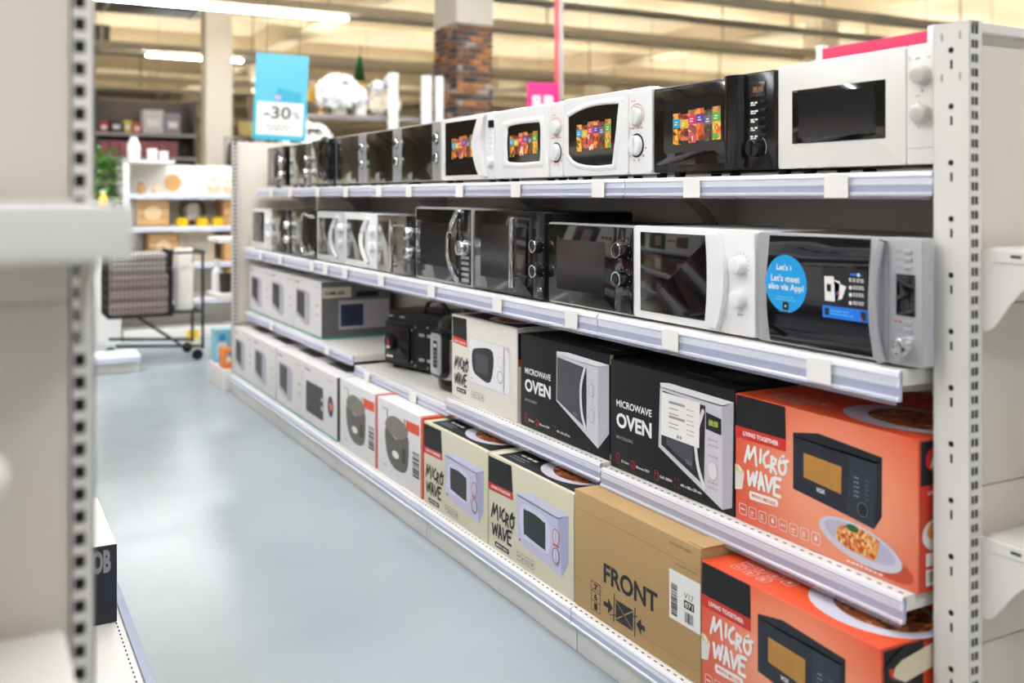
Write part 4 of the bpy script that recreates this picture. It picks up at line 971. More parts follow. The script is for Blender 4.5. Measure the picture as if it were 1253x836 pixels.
# ---- cream boxes
CRM = mat('cream_box_print', (214, 209, 182), .45, var=.02)
PL1 = mat('pic_lavender', (196, 194, 220), .4, var=.02); PL2 = mat('pic_lavender_light', (212, 210, 230), .4); PL3 = mat('pic_lavender_shade', (168, 166, 198), .4)
def cream_box():
    t = carton('cream microwave box', 'microwave_box', 0, 0, 0, .503, .29, .40, CRM, 'cream microwave boxes')
    a = Art(FRONT); a.poly(CHARINK, [(.004, .281), (.151, .284), (.160, .205), (.003, .2)])
    a.build('dark_block', t)
    a = Art(FRONT); a.poly(REDINK, [(.003, .2), (.160, .205), (.163, .182), (.003, .177)]).text(WHTINK, 'LIVING TOGETHER', .02, .145, .1855, .195, 1, .03, .003); a.build('red_band', t)
    a = Art(FRONT); brush(a, BLKINK, 'MICRO', .022, .168, .094, .143, .0078); brush(a, BLKINK, 'WAVE', .029, .152, .042, .085, .0082); a.build('brush_title', t)
    a = Art(FRONT); a.poly(BLKINK, rr(.043, .136, .010, .026, .005, 2)).text(WHTINK, 'MWH M22', .053, .126, .0145, .0215, 1, .02); a.build('model_pill', t)
    a = Art(FRONT); a.poly(PL2, [(.185, .213), (.27, .233), (.478, .226), (.42, .2), (.185, .205)]).poly(PL1, [(.185, .208), (.42, .203), (.443, .045), (.194, .07)]).poly(PL3, [(.42, .203), (.478, .226), (.476, .092), (.443, .045)])
    a.poly(PL2, spline([(.21, .182), (.29, .192), (.37, .176), (.372, .09), (.29, .088), (.215, .096)], True, 3), 1).poly(PICBL, spline([(.227, .172), (.24, .176), (.293, .178), (.345, .17), (.354, .165), (.354, .10), (.35, .093), (.29, .097), (.235, .103), (.229, .107)], True, 2), 2)
    for z, c_ in ((.148, ORG), (.095, BLKINK)):
        a.ring(c_, [(.412 + .0185 * math.cos(q), z + .022 * math.sin(q)) for q in [k * .45 for k in range(14)]], .002, 2); a.ell(PL2, .412, z, .014, .018, 3); a.rect(PL3, .411, .414, z - .016, z + .016, 4)
    a.words(REDINK, .395, .43, .122, .004, 2, 2).words(REDINK, .2, .216, .075, .006, 1, 2).ring(ORG, [(.412 + .024 * math.cos(q), .095 + .027 * math.sin(q)) for q in [k * .45 for k in range(14)]], .0008, 2)
    a.build('microwave_picture', t)
    a = Art(FRONT); icon_row(a, DKINK, .187, .014, .027, .02, .025, 4); a.build('icon_row', t)
    a = Art(TOP(.29)); a.rect(CHARINK, .04, .499, .012, .396).ell(PLATE2, .33, .115, .135, .088, 1).ell(DOME, .345, .122, .105, .068, 2).words(WHTINK, .08, .19, .07, .01, 3, 1).words(GREYINK, .07, .17, .05, .006, 5, 1).words(GREYINK, .07, .17, .035, .006, 5, 1); a.build('top_print', t)
    a = Art(RIGHT(.502)); a.rect(CHARINK, .004, .1, .2, .283).rect(REDINK, .004, .13, .178, .2).text(WHTINK, 'LIVING', .02, .08, .185, .193, 1, .03); a.build('side_print', t)
    return t
c1 = cream_box(); c1.location = (XB, 2.787, ZB); c1['label'] = 'cream microwave box next to the plain cardboard box'
copy_tree(c1, (XB, 3.298, ZB), label='cream microwave box next to the white and orange boxes')

# ---- plain cardboard box
KRAFT = mat('kraft_cardboard', (178, 146, 98), .75, var=.06, scale=30, aniso=(1, 1, 6)); KRAFT2 = mat('kraft_shade', (150, 120, 78), .8)
t = carton('plain brown cardboard box printed FRONT between cream and orange boxes', 'cardboard_box', XB, 2.281, ZB, .53, .308, .40, KRAFT, 'boxes on the base shelf')
a = Art(FRONT); a.text(BLKINK, 'FRONT', .143, .372, .104, .154, 0, .03); a.build('front_lettering', t)
a = Art(FRONT)
for k, ch in enumerate('167'):
    z = .014 + k * .025; a.ring(BLKINK, [(.085, z), (.127, z), (.127, z + .025), (.085, z + .025)], .0014); a.text(BLKINK, ch, .099, .113, z + .004, z + .021, 0, .03)
a.line(BLKINK, [(.085, .064), (.106, .076), (.127, .064)], .001); a.line(BLKINK, [(.085, .089), (.106, .078), (.127, .089)], .001); a.build('stack_symbol', t)
a = Art(FRONT); a.rect(BLKINK, .198, .272, .026, .078).line(BLKINK, [(.188, .02), (.192, .09)], .004).line(BLKINK, [(.279, .017), (.281, .086)], .004).line(KRAFT, [(.2, .03), (.27, .074)], .003, 1).line(BLKINK, [(.172, .03), (.292, .07)], .002, 2).line(KRAFT, [(.2, .074), (.27, .03)], .002, 1)
a.poly(BLKINK, [(.143, .056), (.163, .056), (.163, .07), (.184, .05), (.163, .03), (.163, .044), (.143, .044)]).poly(BLKINK, [(.322, .056), (.306, .056), (.306, .07), (.286, .05), (.306, .03), (.306, .044), (.322, .044)]); a.build('clamp_symbol', t)
a = Art(FRONT); a.rect(PAPER, .417, .5295, .116, .23, 0).bars(BLKINK, .424, .447, .126, .2, 22, 1, False).text(BLKINK, 'V17', .472, .506, .18, .193, 1, .0).rect(BLKINK, .472, .508, .158, .176, 1).text(WHTINK, '071', .476, .504, .161, .173, 2, .03).bars(BLKINK, .474, .506, .126, .15, 14, 1); a.build('shipping_label', t)
for q in ([(.003, .258), (.28, .262), (.527, .258)], [(.003, .07), (.14, .074)], [(.30, .03), (.527, .034)]): Art(FRONT).line(KRAFT2, q, .001).build('fold_crease', t)
for q in ((.42, .5, .288, .006), (.44, .52, .246, .004)): Art(FRONT).words(KRAFT2, *q, 9).build('batch_print', t)
bm = bmesh.new(); abox(bm, .478, .534, .006, .394, .3085, .3115, 0, .001, 1); obj('top_flap', bm, KRAFT, t)
Art(TOP(.308)).rect(KRAFT2, .004, .476, .1985, .2015).build('flap_seam', t)

# ---- white and orange cooker boxes
WB = mat('white_carton', (226, 224, 222), .5, var=.02); ORF = mat('carton_orange', (232, 82, 38), .42); POT = mat('pic_pot_brown', (96, 88, 82), .4, var=.25, scale=40); POT2 = mat('pic_pot_lid', (132, 122, 112), .4, var=.2, scale=30)
def cooker_box():
    t = carton('white cooker box', 'cooker_box', 0, 0, 0, .45, .295, .36, WB, 'white and orange cooker boxes')
    a = Art(FRONT); a.poly(ORF, [(.30, .259), (.425, .261), (.425, .222), (.30, .22)]); a.build('orange_tag', t)
    a = Art(FRONT); a.rect(ORF, .437, .4488, .001, .294); a.build('orange_edge', t); a = Art(TOP(.295)); a.rect(ORF, .425, .4488, .001, .358); a.build('orange_flap', t)
    a = Art(FRONT); a.poly(POT, spline([(.09, .19), (.1, .1), (.16, .055), (.25, .05), (.31, .075), (.325, .15), (.31, .20), (.2, .165)], True, 4)).poly(POT2, spline([(.09, .195), (.12, .235), (.2, .25), (.29, .235), (.318, .205), (.22, .168)], True, 4), 1).ell(PAPER, .195, .105, .035, .014, 2).poly(PICBL, rr(.262, .295, .09, .145, .006, 2), 2).line(POT, [(.11, .235), (.11, .255)], .008, 2).line(POT, [(.285, .237), (.285, .256)], .008, 2); a.build('cooker_picture', t)
    a = Art(FRONT); a.bars(BLKINK, .362, .424, .065, .16, 12, 0, False); a.build('barcode', t)
    a = Art(FRONT); a.words(GREYINK, .06, .1, .04, .003, 4).words(GREYINK, .05, .12, .26, .005, 4); a.build('small_print', t)
    a = Art(RIGHT(.449)); a.rect(ORF, .001, .359, .001, .294); a.build('orange_side', t)
    return t
k1 = cooker_box(); k1.location = (XB, 3.762, ZB); k1['label'] = 'white cooker box with orange side next to the cream boxes'
copy_tree(k1, (XB, 4.224, ZB), label='white cooker box with orange side next to the grey microwave boxes')

# ---- pale grey microwave boxes with teal feet, lower shelf and base
PG = mat('pale_grey_carton', (220, 216, 214), .5, var=.02); TEAL = mat('carton_teal', (60, 160, 162), .4); PGS = mat('carton_grey_side', (104, 102, 102), .5, var=.06); PICN = mat('pic_dark_blue', (40, 52, 74), .4, var=.2, scale=20)
PICBL2 = mat('pic_dark_mesh', (44, 44, 50), .4)
def pale_box(label, X, Yl, z, w, big, side, group):
    t = carton(label, 'microwave_box', X, Yl, z, w, .288, .37, PG, group)
    a = Art(FRONT); a.rect(TEAL, .001, w - .001, .001, .010); a.build('teal_edge', t)
    a = Art(FRONT)
    if big: a.poly(PICBL, rr(.05, .32, .055, .205, .012, 2)).poly(PICBL2, rr(.07, .25, .07, .19, .008, 2), 1).ell(WHTINK, .30, .11, .01, .012, 1).ell(WHTINK, .30, .15, .01, .012, 1)
    else: a.poly(LILW2, [(.055, .225), (.23, .225), (.30, .21), (.30, .05), (.22, .045), (.055, .08)]).poly(PICBL, [(.07, .215), (.21, .212), (.21, .07), (.07, .10)], 1).poly(PICBL2, [(.085, .2), (.195, .198), (.195, .09), (.085, .112)], 2)
    a.build('microwave_picture', t)
    a = Art(FRONT); a.ell(PICN if big else GREYINK, .426, .142, .04 if big else .022, .048 if big else .03).ell(FO['pizza'] if big else PWHITE, .43, .142, .024, .02, 1); a.build('round_badge', t); Art(FRONT).words(DKINK, .03, .13, .255, .008, 3).build('brand_print', t); Art(FRONT).words(GREYINK, .36, .46, .255, .004, 4).build('small_print', t)
    a = Art(RIGHT(w - .001)); a.rect(side, .001, .369, .010, .287).rect(TEAL, .001, .369, .001, .010)
    if side is PGS: a.rect(LILW2, .09, .36, .045, .19, 1).rect(PICN, .10, .22, .06, .17, 2).rect(mat('side_tape', (206, 196, 172), .5), .004, .155, .205, .258, 1).text(BLKINK, 'DM-20', .02, .12, .22, .238, 2, .03).poly(BLKINK, rr(.18, .30, .205, .232, .012, 3), 1)
    a.build('side_print', t)
    a = Art(TOP(.288)); a.rect(PICGL, .12, .42, .08, .32); a.build('top_print', t)
    return t
g_ = 'pale grey microwave boxes'
pale_box('pale box showing its grey printed side left of the black cooker', XL, 5.295, .503, .492, False, PGS, g_)
pale_box('middle of the three pale boxes on the lower shelf', XL, 5.782, .503, .485, False, PGS, g_)
pale_box('farthest pale box on the lower shelf against the end panel', XL, 6.262, .503, .478, False, PGS, g_)
BRS = mat('carton_brown_side', (92, 78, 76), .5, var=.06); GRS = mat('carton_dark_green_side', (52, 70, 66), .5)
pale_box('pale box with big dark microwave picture on the base shelf beside the cooker boxes', XB, 4.78, ZB, .515, True, BRS, g_)
pale_box('pale box on the base shelf left of the big dark picture', XB, 5.268, ZB, .485, False, PG, g_)
pale_box('pale box with dark green side, third from the cooker boxes on the base shelf', XB, 5.776, ZB, .50, False, GRS, g_)
pale_box('farthest pale box on the base shelf by the end panel', XB, 6.262, ZB, .482, False, PG, g_)

# ---- black multicooker and steel pressure cooker on the bare shelf
t = thing('multicooker', 'black boxy cooker with round dial, rivets and carrying handle on bare shelf', 'cooker', (1.60, 4.172, .463), math.radians(-74))
def slab(name, m, par, w, d, z0, z1, r, x0=0, y0=0, taper=0.0):
    bm = bmesh.new(); o0 = rr(x0, x0 + w, y0, y0 + d, r, 5); o1 = rr(x0 + taper, x0 + w - taper, y0 + taper, y0 + d - taper, r, 5)
    a_ = [bm.verts.new((x, y, z0)) for x, y in o0]; b_ = [bm.verts.new((x, y, z1)) for x, y in o1]
    f0 = bm.faces.new(a_); f1 = bm.faces.new(b_)
    for i in range(len(o0)): bm.faces.new((a_[i], a_[(i + 1) % len(o0)], b_[(i + 1) % len(o0)], b_[i]))
    bmesh.ops.bevel(bm, geom=list(f1.edges) + list(f0.edges), offset=.008, segments=2, profile=.6, affect='EDGES')
    return obj(name, bm, m, par)
slab('body', BLACKM, t, .44, .25, .018, .205, .05)
slab('lid', BLACKM, t, .43, .24, .206, .252, .05, .005, .005, .008)
for x in (.06, .38):
    for y in (.05, .2): turned('foot', BLACKP, t, [(.02, 0), (.024, .012), (.024, .02)], (x, y, 0), 12)
f_ = prism('control_plate', BLACKP, t, rr(.045, .215, .035, .19, .02), -.012, .005, .005)
turned('dial_well', BLACKP, f_, [(.046, -.012), (.046, -.015), (.04, -.015), (.036, -.013)], (.095, 0, .12), 26, 'y')
k_ = turned('dial', BLACKP, f_, [(.034, -.012), (.032, -.028), (.026, -.03)], (.095, 0, .12), 24, 'y')
Art(at_y(-.0302)).poly(REDINK, [(.086, .102), (.104, .102), (.095, .142)]).rect(WHTINK, .084, .106, .094, .102, 1).build('pointer', k_)
Art(at_y(-.012)).words(WHTINK, .06, .11, .052, .008, 2).build('lettering', f_)
tube('seam', mat('seam_black', (12, 12, 13), .6), t, [(.235, -.001, .03), (.235, -.001, .2)], .0025, 6)
for x, z in ((.225, .18), (.225, .045), (.25, .032), (.25, .195), (.33, .2), (.33, .03), (.38, .19)): turned('rivet', CHROME, t, [(.006, 0), (.005, -.004), (.002, -.005)], (x, 0, z), 10, 'y')
for x in (.29, .345):
    for z in (.165, .06): box('latch', SILVER, t, x - .016, x + .016, -.005, .003, z - .006, z + .006, .002)
for x in (.07, .15): box('latch', SILVER, t, x - .014, x + .014, .0, .012, .226, .233, .002)
tube('handle', BLACKP, t, [(.24 + .075 * (1 - math.cos(q)), .06, .248 + .064 * math.sin(q)) for q in [PI * k / 12 for k in range(13)]], .009, 8)
tube('side_knob', BLACKP, t, [(-.004, .12, .13), (-.03, .12, .13)], .014, 10)

t = thing('pressure_cooker', 'steel electric pressure cooker with black lid tucked beside the white box', 'cooker', (1.735, 3.535, .463), RZ)
turned('base_ring', BLACKP, t, [(.11, 0), (.128, .008), (.132, .04), (.130, .046)], (0, 0, 0), 36)
turned('steel_wall', STEEL, t, [(.13, .045), (.134, .052), (.134, .2), (.13, .206)], (0, 0, 0), 36)
turned('lid', BLACKP, t, [(.136, .204), (.138, .22), (.128, .262), (.10, .284), (.05, .29), (.03, .29)], (0, 0, 0), 36)
bm = bmesh.new(); abox(bm, -.05, .05, -.02, .02, .285, .312, 0, .01, 3); obj('lid_handle', bm, BLACKP, t)
p_ = prism('panel_surround', BLACKP, t, rr(-.058, .058, .05, .235, .025), -.15, -.11, .008)
q_ = prism('control_panel', SILVER, p_, rr(-.047, .047, .064, .222, .018), -.154, -.148, .003)
Art(at_y(-.154)).poly(BLKINK, rr(-.02, .02, .09, .195, .004, 2)).words(WHTINK, -.015, .015, .17, .012, 3, 1).words(GREYINK, -.015, .015, .15, .004, 3, 1).words(GREYINK, -.015, .015, .135, .004, 3, 1).words(GREYINK, -.015, .015, .12, .004, 3, 1).words(GREYINK, -.015, .015, .105, .004, 3, 1).words(REDINK, -.02, .02, .207, .004, 2).words(DKINK, .028, .038, .17, .004, 1).words(DKINK, .028, .038, .14, .004, 1).words(DKINK, .028, .038, .11, .004, 1).build('panel_printing', q_)

# ---- opposite run: boxes (mirrored in the oven doors) and the black-and-white box peeking past the post
t = thing('goods_box', 'small white-topped black box peeking past the blurred post on the left', 'box', (.02, 2.74, ZB))
box('carton', mat('box_black_side', (28, 34, 48), .45), t, 0, .31, 0, .45, 0, .2, .002)
Art(TOP(.2)).rect(PAPER, .001, .309, .001, .449).build('white_top', t)
Art(lambda x, z, e: (x, -e, z)).text(GREYINK, 'OB', .25, .295, .13, .19, 0, .05).build('side_lettering', t)
GC = [mat('goods_%d' % i, c, .5) for i, c in enumerate([(210, 206, 200), (60, 62, 70), (190, 150, 120), (226, 220, 214), (120, 70, 60), (170, 176, 190)])]
gw = ['white goods box', 'charcoal goods box', 'tan goods box', 'off-white goods box', 'brown goods box', 'bluish grey goods box']
gl_ = ['upper', 'middle', 'low']; rq = random.Random(11)
for i in range(4):
    for j, zt in enumerate((1.2, .84, .48)):
        k_ = rq.randrange(6); w_ = rq.uniform(.55, .85); h_ = rq.uniform(.2, .27)
        t = thing('goods_box', '%s on the %s shelf, %s bay of the opposite run' % (gw[k_], gl_[j], ['first', 'second', 'third', 'fourth'][i]), 'box', (-.28, 1.34 + i + .06, zt), group='boxes on the opposite run')
        box('carton', GC[k_], t, 0, .33, 0, w_, 0, h_, .003); Art(lambda y, z, e: (.33 + e, y, z)).rect(GC[(k_ + 1) % 6], .05, w_ * .5, .05, h_ * .8).words(BLKINK, w_ * .55, w_ * .9, h_ * .5, .03, 3).build('front_print', t)

# ================================================================== beyond the run
# far end rack: low base and trays with light blue boxes
t = thing('end_cap_rack', 'low white end rack with trays beyond the far end panel', 'shelf', (0, 0, 0))
box('base', SHELFW, t, 1.385, 2.4, 6.32, 6.78, 0, .13, .006)
for z in (.955, .60): box('tray', SHELFW, t, 1.36, 2.4, 6.32, 6.70, z - .03, z, .006)
box('post', SHELFW, t, 1.45, 1.49, 6.32, 6.36, .13, 1.5, .003)
box('post', SHELFW, t, 2.3, 2.34, 6.32, 6.36, .13, 1.5, .003)
LBL = mat('box_light_blue', (140, 196, 214), .45, var=.08); YEL = mat('bright_yellow', (236, 196, 30), .45); ORB = mat('box_orange_small', (232, 130, 50), .45)
for i, (x, y, m_, h_, lb) in enumerate(((1.40, 6.66, LBL, .21, 'light blue box on the far end rack base'), (1.55, 6.47, mat('box_teal_white', (190, 214, 216), .45), .25, 'white and teal box on the far end rack base'), (1.395, 6.38, ORB, .12, 'small orange box on the far end rack base'))):
    b = thing('small_box', lb, 'box', (x, y, .13), group='small boxes on the far end rack')
    box('carton', m_, b, 0, .14, 0, .12, 0, h_, .003); Art(lambda x_, z_, e: (x_, -e, z_)).rect(PAPER, .02, .08, .04, h_ * .6).rect(BLU, .03, .07, h_ * .65, h_ * .85).build('front_print', b)
b = thing('cup', 'dark cup standing on a tray of the far end rack', 'cup', (1.44, 6.52, .60)); turned('wall', mat('dark_cup', (50, 44, 40), .5), b, [(.035, 0), (.04, .12), (.036, .12), (.032, .01)], n=16)
b = thing('bottle', 'white bottle on the lower tray of the far end rack', 'bottle', (1.40, 6.58, .60)); turned('wall', WPLAS, b, [(.035, 0), (.035, .13), (.015, .16), (.015, .19)], n=16); turned('cap', WHITE, b, [(.018, .185), (.018, .21), (.01, .212)], n=12)

# white gondola with candles and decor, facing the camera
WG = mat('gondola_white', (236, 233, 228), .4, var=.02); WOOD = mat('pale_wood', (206, 158, 100), .6, var=.12, scale=12); WICK = mat('wicker', (176, 140, 100), .8, var=.2, scale=60)
g = thing('decor_shelf', 'white open shelving with candles and wooden boxes behind the trolley', 'shelf', (1.12, 8.9, 0))
box('back_panel', WG, g, 0, 1.24, .45, .47, 0, 1.50, .002); box('base', WG, g, 0, 1.24, -.02, .46, 0, .08, .004)
for z in (1.235, .955, .64, .33): 
    s = box('shelf', WG, g, 0, 1.24, 0, .45, z - .03, z, .004); rl = rail(s, 1.24, .04); rl.rotation_euler = (0, 0, PI / 2); rl.location = (1.24, 0, z)
for x in (0, 1.2): box('upright', WG, g, x, x + .04, .41, .45, 0, 1.52, .003)
box('side_frame', WG, g, 0.0, .05, 0, .04, .9, 1.53, .003)
box('top_board', WG, g, 0, .42, 0, .44, 1.50, 1.525, .003)
gx, gy = 1.12, 8.9
def at(x, z): return (gx + x, gy + .12, z)
for i, x in enumerate((.50, .67, .80)):
    c = thing('candle', ['yellow candle left of the other two on the white shelf', 'middle yellow candle of three on the white shelf', 'yellow candle nearest the wooden crate on the white shelf'][i], 'candle', at(x, .955), group='yellow candles')
    turned('glass', mat('yellow_wax', (240, 198, 20), .35), c, [(.05, 0), (.056, .01), (.056, .07), (.05, .075)], n=18); turned('rim', mat('gold_rim', (200, 160, 50), .3, metal=.6), c, [(.057, .062), (.058, .066), (.057, .07)], n=18)
c = thing('wreath_frame', 'round dark wicker wreath around a small white picture', 'wreath', (gx + .62, gy + .3, .955)); bm = bmesh.new()
atube(bm, [(.10 * math.cos(q), 0, .13 + .11 * math.sin(q)) for q in [2 * PI * k / 24 for k in range(25)]], .02, 8); obj('ring', bm, mat('dark_wicker', (96, 84, 70), .8, var=.3, scale=60), c); box('picture', PAPER, c, -.05, .05, -.01, .01, .05, .19, .003)
def crate(x, z, w, h, lb):
    c = thing('wooden_crate', lb, 'crate', at(x, z), group='wooden crates on the white shelf')
    box('body', WOOD, c, 0, w, 0, .28, 0, h, .004)
    for k in range(3): box('slat', mat('pale_wood_light', (218, 174, 118), .6, var=.12, scale=12), c, .006, w - .006, -.012, 0, .012 + k * h / 3, (k + 1) * h / 3 - .008, .002)
    Art(at_y(-.012)).ell(mat('wood_print', (236, 206, 160), .6), w / 2, h / 2, w * .26, h * .26).build('round_print', c)
for x, z, w, h, lb in ((.85, .955, .34, .235, 'wooden crate right of the yellow candles'), (.12, .955, .27, .235, 'wooden crate left of the yellow candles'), (.86, .64, .34, .24, 'wooden crate under the candle shelf, beside the end panel'), (.22, .64, .24, .26, 'wooden crate on the second shelf behind the trolley'), (.88, .33, .34, .24, 'lowest wooden crate by the end panel')): crate(x, z, w, h, lb)
c = thing('framed_mirror', 'cream square frame leaning on the second white shelf', 'frame', at(.48, .64)); box('frame', mat('cream_frame', (214, 200, 174), .6), c, 0, .32, .1, .13, 0, .27, .01); box('mirror', mat('pale_glass', (196, 188, 172), .2), c, .06, .26, .094, .1, .06, .21, .002)
def vase(name, lb, cat, x, z, prof, m_, dy=0.0):
    p_ = at(x, z); c = thing(name, lb, cat, (p_[0], p_[1] + dy, p_[2]), group='decor on the white shelf'); turned('body', m_, c, prof, n=18); turned('rim', m_, c, [(prof[-1][0] * 1.05, prof[-1][1] - .006), (prof[-1][0] * 1.08, prof[-1][1]), (prof[-1][0] * .9, prof[-1][1] + .001)], n=18); return c
CER = mat('white_ceramic', (240, 236, 228), .25); PCH = mat('peach_ceramic', (236, 206, 178), .4, var=.06)
vase('vase', 'white bottle vase on top of the white shelf', 'vase', .10, 1.525, [(.045, 0), (.055, .03), (.055, .13), (.03, .18), (.03, .2)], CER)
vase('pot', 'small white pot right of the bottle vase', 'pot', .25, 1.525, [(.04, 0), (.045, .09), (.042, .1)], CER); vase('pot', 'tiny white pot at the right end of the top board', 'pot', .345, 1.525, [(.035, 0), (.04, .075), (.038, .08)], CER)
c = vase('wooden_tray', 'round wooden tray standing upright on the upper white shelf', 'tray', .42, 1.235, [(.02, 0), (.03, .006)], WOOD); turned('disc', WOOD, c, [(.07, -.01), (.075, 0), (.07, .01)], (0, 0, .10), 22, 'y')
for i, (x, m_, s) in enumerate(((.57, CER, .8), (.66, CER, .7), (.77, PCH, 1.1), (.90, PCH, .95), (1.02, CER, .9), (.29, PCH, .7), (.16, WICK, .8))):
    vase('ornament', ['slim white ornament beside the wooden tray', 'second slim white ornament', 'large peach bowl on the upper white shelf', 'peach jar right of the peach bowl', 'white jar by the end panel', 'small peach cup left of the wooden tray', 'small wicker pot under the leafy plant'][i], 'ornament', x, 1.235, [(.03 * s, 0), (.05 * s, .03 * s), (.058 * s, .07 * s), (.03 * s, .11 * s), (.034 * s, .13 * s)], m_)
# leafy plant
def leafy(name, lb, cat, loc, rad, hgt, n_, leafm, pot, seed, ll=.09):
    c = thing(name, lb, cat, loc); turned('pot', pot, c, [(rad * .35, 0), (rad * .45, hgt * .25), (rad * .42, hgt * .25)], n=16)
    rnd = random.Random(seed); bm = bmesh.new()
    for k in range(n_):
        a_ = rnd.uniform(0, 2 * PI); z = hgt * (.25 + .75 * rnd.random()); r_ = rad * rnd.uniform(.1, 1) * (1.1 - z / hgt * .6)
        p = Vector((r_ * math.cos(a_), r_ * math.sin(a_), z)); d = Vector((math.cos(a_), math.sin(a_), rnd.uniform(-.6, .7))).normalized(); s = d.cross(Vector((0, 0, 1))).normalized(); l_ = ll * rnd.uniform(.6, 1.2)
        vs = [bm.verts.new(p), bm.verts.new(p + d * l_ * .5 + s * l_ * .22 + Vector((0, 0, .008))), bm.verts.new(p + d * l_), bm.verts.new(p + d * l_ * .5 - s * l_ * .22 + Vector((0, 0, .008)))]; bm.faces.new(vs)
    o = obj('foliage', bm, leafm, c, smooth=False); o['kind'] = 'stuff'
    tube('stem', mat('stem_green', (80, 110, 60), .7), c, [(0, 0, hgt * .2), (0, 0, hgt * .8)], .006, 6)
LEAF = mat('leaf_green', (110, 160, 70), .5, var=.25, scale=20)
leafy('potted_plant', 'bright green leafy plant behind the white bottle vase', 'plant', (.98, 9.12, 1.0), .17, .62, 330, LEAF, CER, 5)
b = thing('bottle', 'tall yellow bottle at the left of the white shelf', 'bottle', (.96, 8.88, 1.0)); turned('wall', YEL, b, [(.035, 0), (.037, .2), (.02, .23), (.02, .25)], n=14); turned('cap', WHITE, b, [(.022, .245), (.022, .27)], n=12)
# side counter that carries the bottle
sd = thing('side_counter', 'pale side counter left of the white decor shelf', 'counter', (.1, 8.85, 0)); box('body', WG, sd, 0, 1.0, 0, .5, 0, .97, .004); box('top', WG, sd, -.02, 1.01, -.03, .52, .97, 1.0, .004)
for i, (x, c_, w, h_) in enumerate(((.3, (222, 216, 214), .26, .22), (.62, (206, 204, 210), .2, .16))):
    b = thing('storage_box', ['white storage box on the side counter', 'small grey storage box on the side counter'][i], 'box', (.1 + x, 8.95, 1.0)); box('body', mat('storage_%d' % i, c_, .5), b, 0, w, 0, .25, 0, h_, .006); box('lid', WHITE, b, -.006, w + .006, -.006, .256, h_, h_ + .02, .004)
yc = thing('price_card', 'small yellow price card leaning at the foot of the white shelf', 'card', (1.62, 8.80, 0)); bm = bmesh.new(); abox(bm, 0, .10, 0, .004, 0, .07); obj('card', bm, YEL, yc); bm = bmesh.new(); abox(bm, .02, .08, .004, .05, 0, .004); obj('stand', bm, YEL, yc)

# trolley
CART = mat('trolley_black_wire', (36, 36, 40), .4, metal=.3)
t = thing('shopping_trolley', 'black wire shopping trolley parked in the aisle crossing', 'trolley', (.86, 7.62, 0))
def wire_panel(nm, p0, du, dv, nu, nv, r=.0032):
    bm = bmesh.new(); P0, U, V = Vector(p0), Vector(du), Vector(dv)
    for i in range(nu + 1): q = P0 + U * (i / nu); atube(bm, [q, q + V], r, 5)
    for j in range(nv + 1): q = P0 + V * (j / nv); atube(bm, [q, q + U], r, 5)
    return obj(nm, bm, CART, t)
for y in (0, .44): wire_panel('basket_side', (0, y, .34), (.44, 0, 0), (0, 0, .48), 16, 7)
for x in (0, .44): wire_panel('basket_end', (x, 0, .34), (0, .44, 0), (0, 0, .48), 14, 7)
wire_panel('basket_floor', (0, 0, .34), (.44, 0, 0), (0, .44, 0), 14, 12)
bm = bmesh.new()
for y in (.02, .42):
    atube(bm, [(.66, y, .80), (.66, y, .08)], .011, 8); atube(bm, [(.66, y, .1), (.05, y, .14)], .011, 8); atube(bm, [(.44, y, .36), (.66, y, .36)], .009, 8); atube(bm, [(.2, y, .34), (.5, y, .12)], .009, 8); atube(bm, [(.44, y, .8), (.66, y, .8)], .009, 8)
obj('chassis', bm, CART, t); tube('push_handle', CART, t, [(.66, 0, .80), (.66, .44, .80)], .015, 10)
for x in (.06, .62):
    for y in (.02, .42): turned('wheel', BLACKM, t, [(.015, -.012), (.04, -.01), (.04, .01), (.015, .012)], (x, y, .04), 16, 'y')
for lb, c_, x, w, z, h_ in (('pinkish folded blanket in the trolley basket', (168, 148, 146), .02, .40, .35, .30), ('grey folded blanket on top in the trolley basket', (186, 176, 172), .03, .38, .652, .15)):
    b = thing('folded_blanket', lb, 'blanket', (.86 + x, 7.68, z)); bm = bmesh.new()
    for k in range(3): abox(bm, 0, w, 0, .32, k * h_ / 3 + .001, (k + 1) * h_ / 3, 0, .02, 2)
    obj('fabric', bm, mat('blanket_%d' % c_[0], c_, .9, bump=.3, scale=80), b)
wire_panel('rear_shelf', (.44, .02, .36), (.22, 0, 0), (0, .4, 0), 5, 8)
b = thing('cream_roll', 'cream roll standing upright at the rear of the trolley', 'roll', (1.41, 7.8, .364)); turned('roll', mat('cream_foam', (232, 228, 218), .8), b, [(.065, .0), (.07, .02), (.07, .44), (.065, .46)], n=20); turned('core', HOLE, b, [(.02, .4605), (.02, .462)], n=12)
# low white plinth at the left
t = thing('display_plinth', 'low white display plinth left of the trolley', 'plinth', (0, 0, 0)); box('body', SHELFW, t, -.3, 1.02, 7.32, 7.56, 0, .09, .004); bs = box('deck', SHELFW, t, -.3, 1.03, 7.28, 7.56, .09, .125, .004); rl = rail(bs, 1.33, .045); rl.rotation_euler = (0, 0, PI / 2); rl.location = (1.03, 7.28, .124)

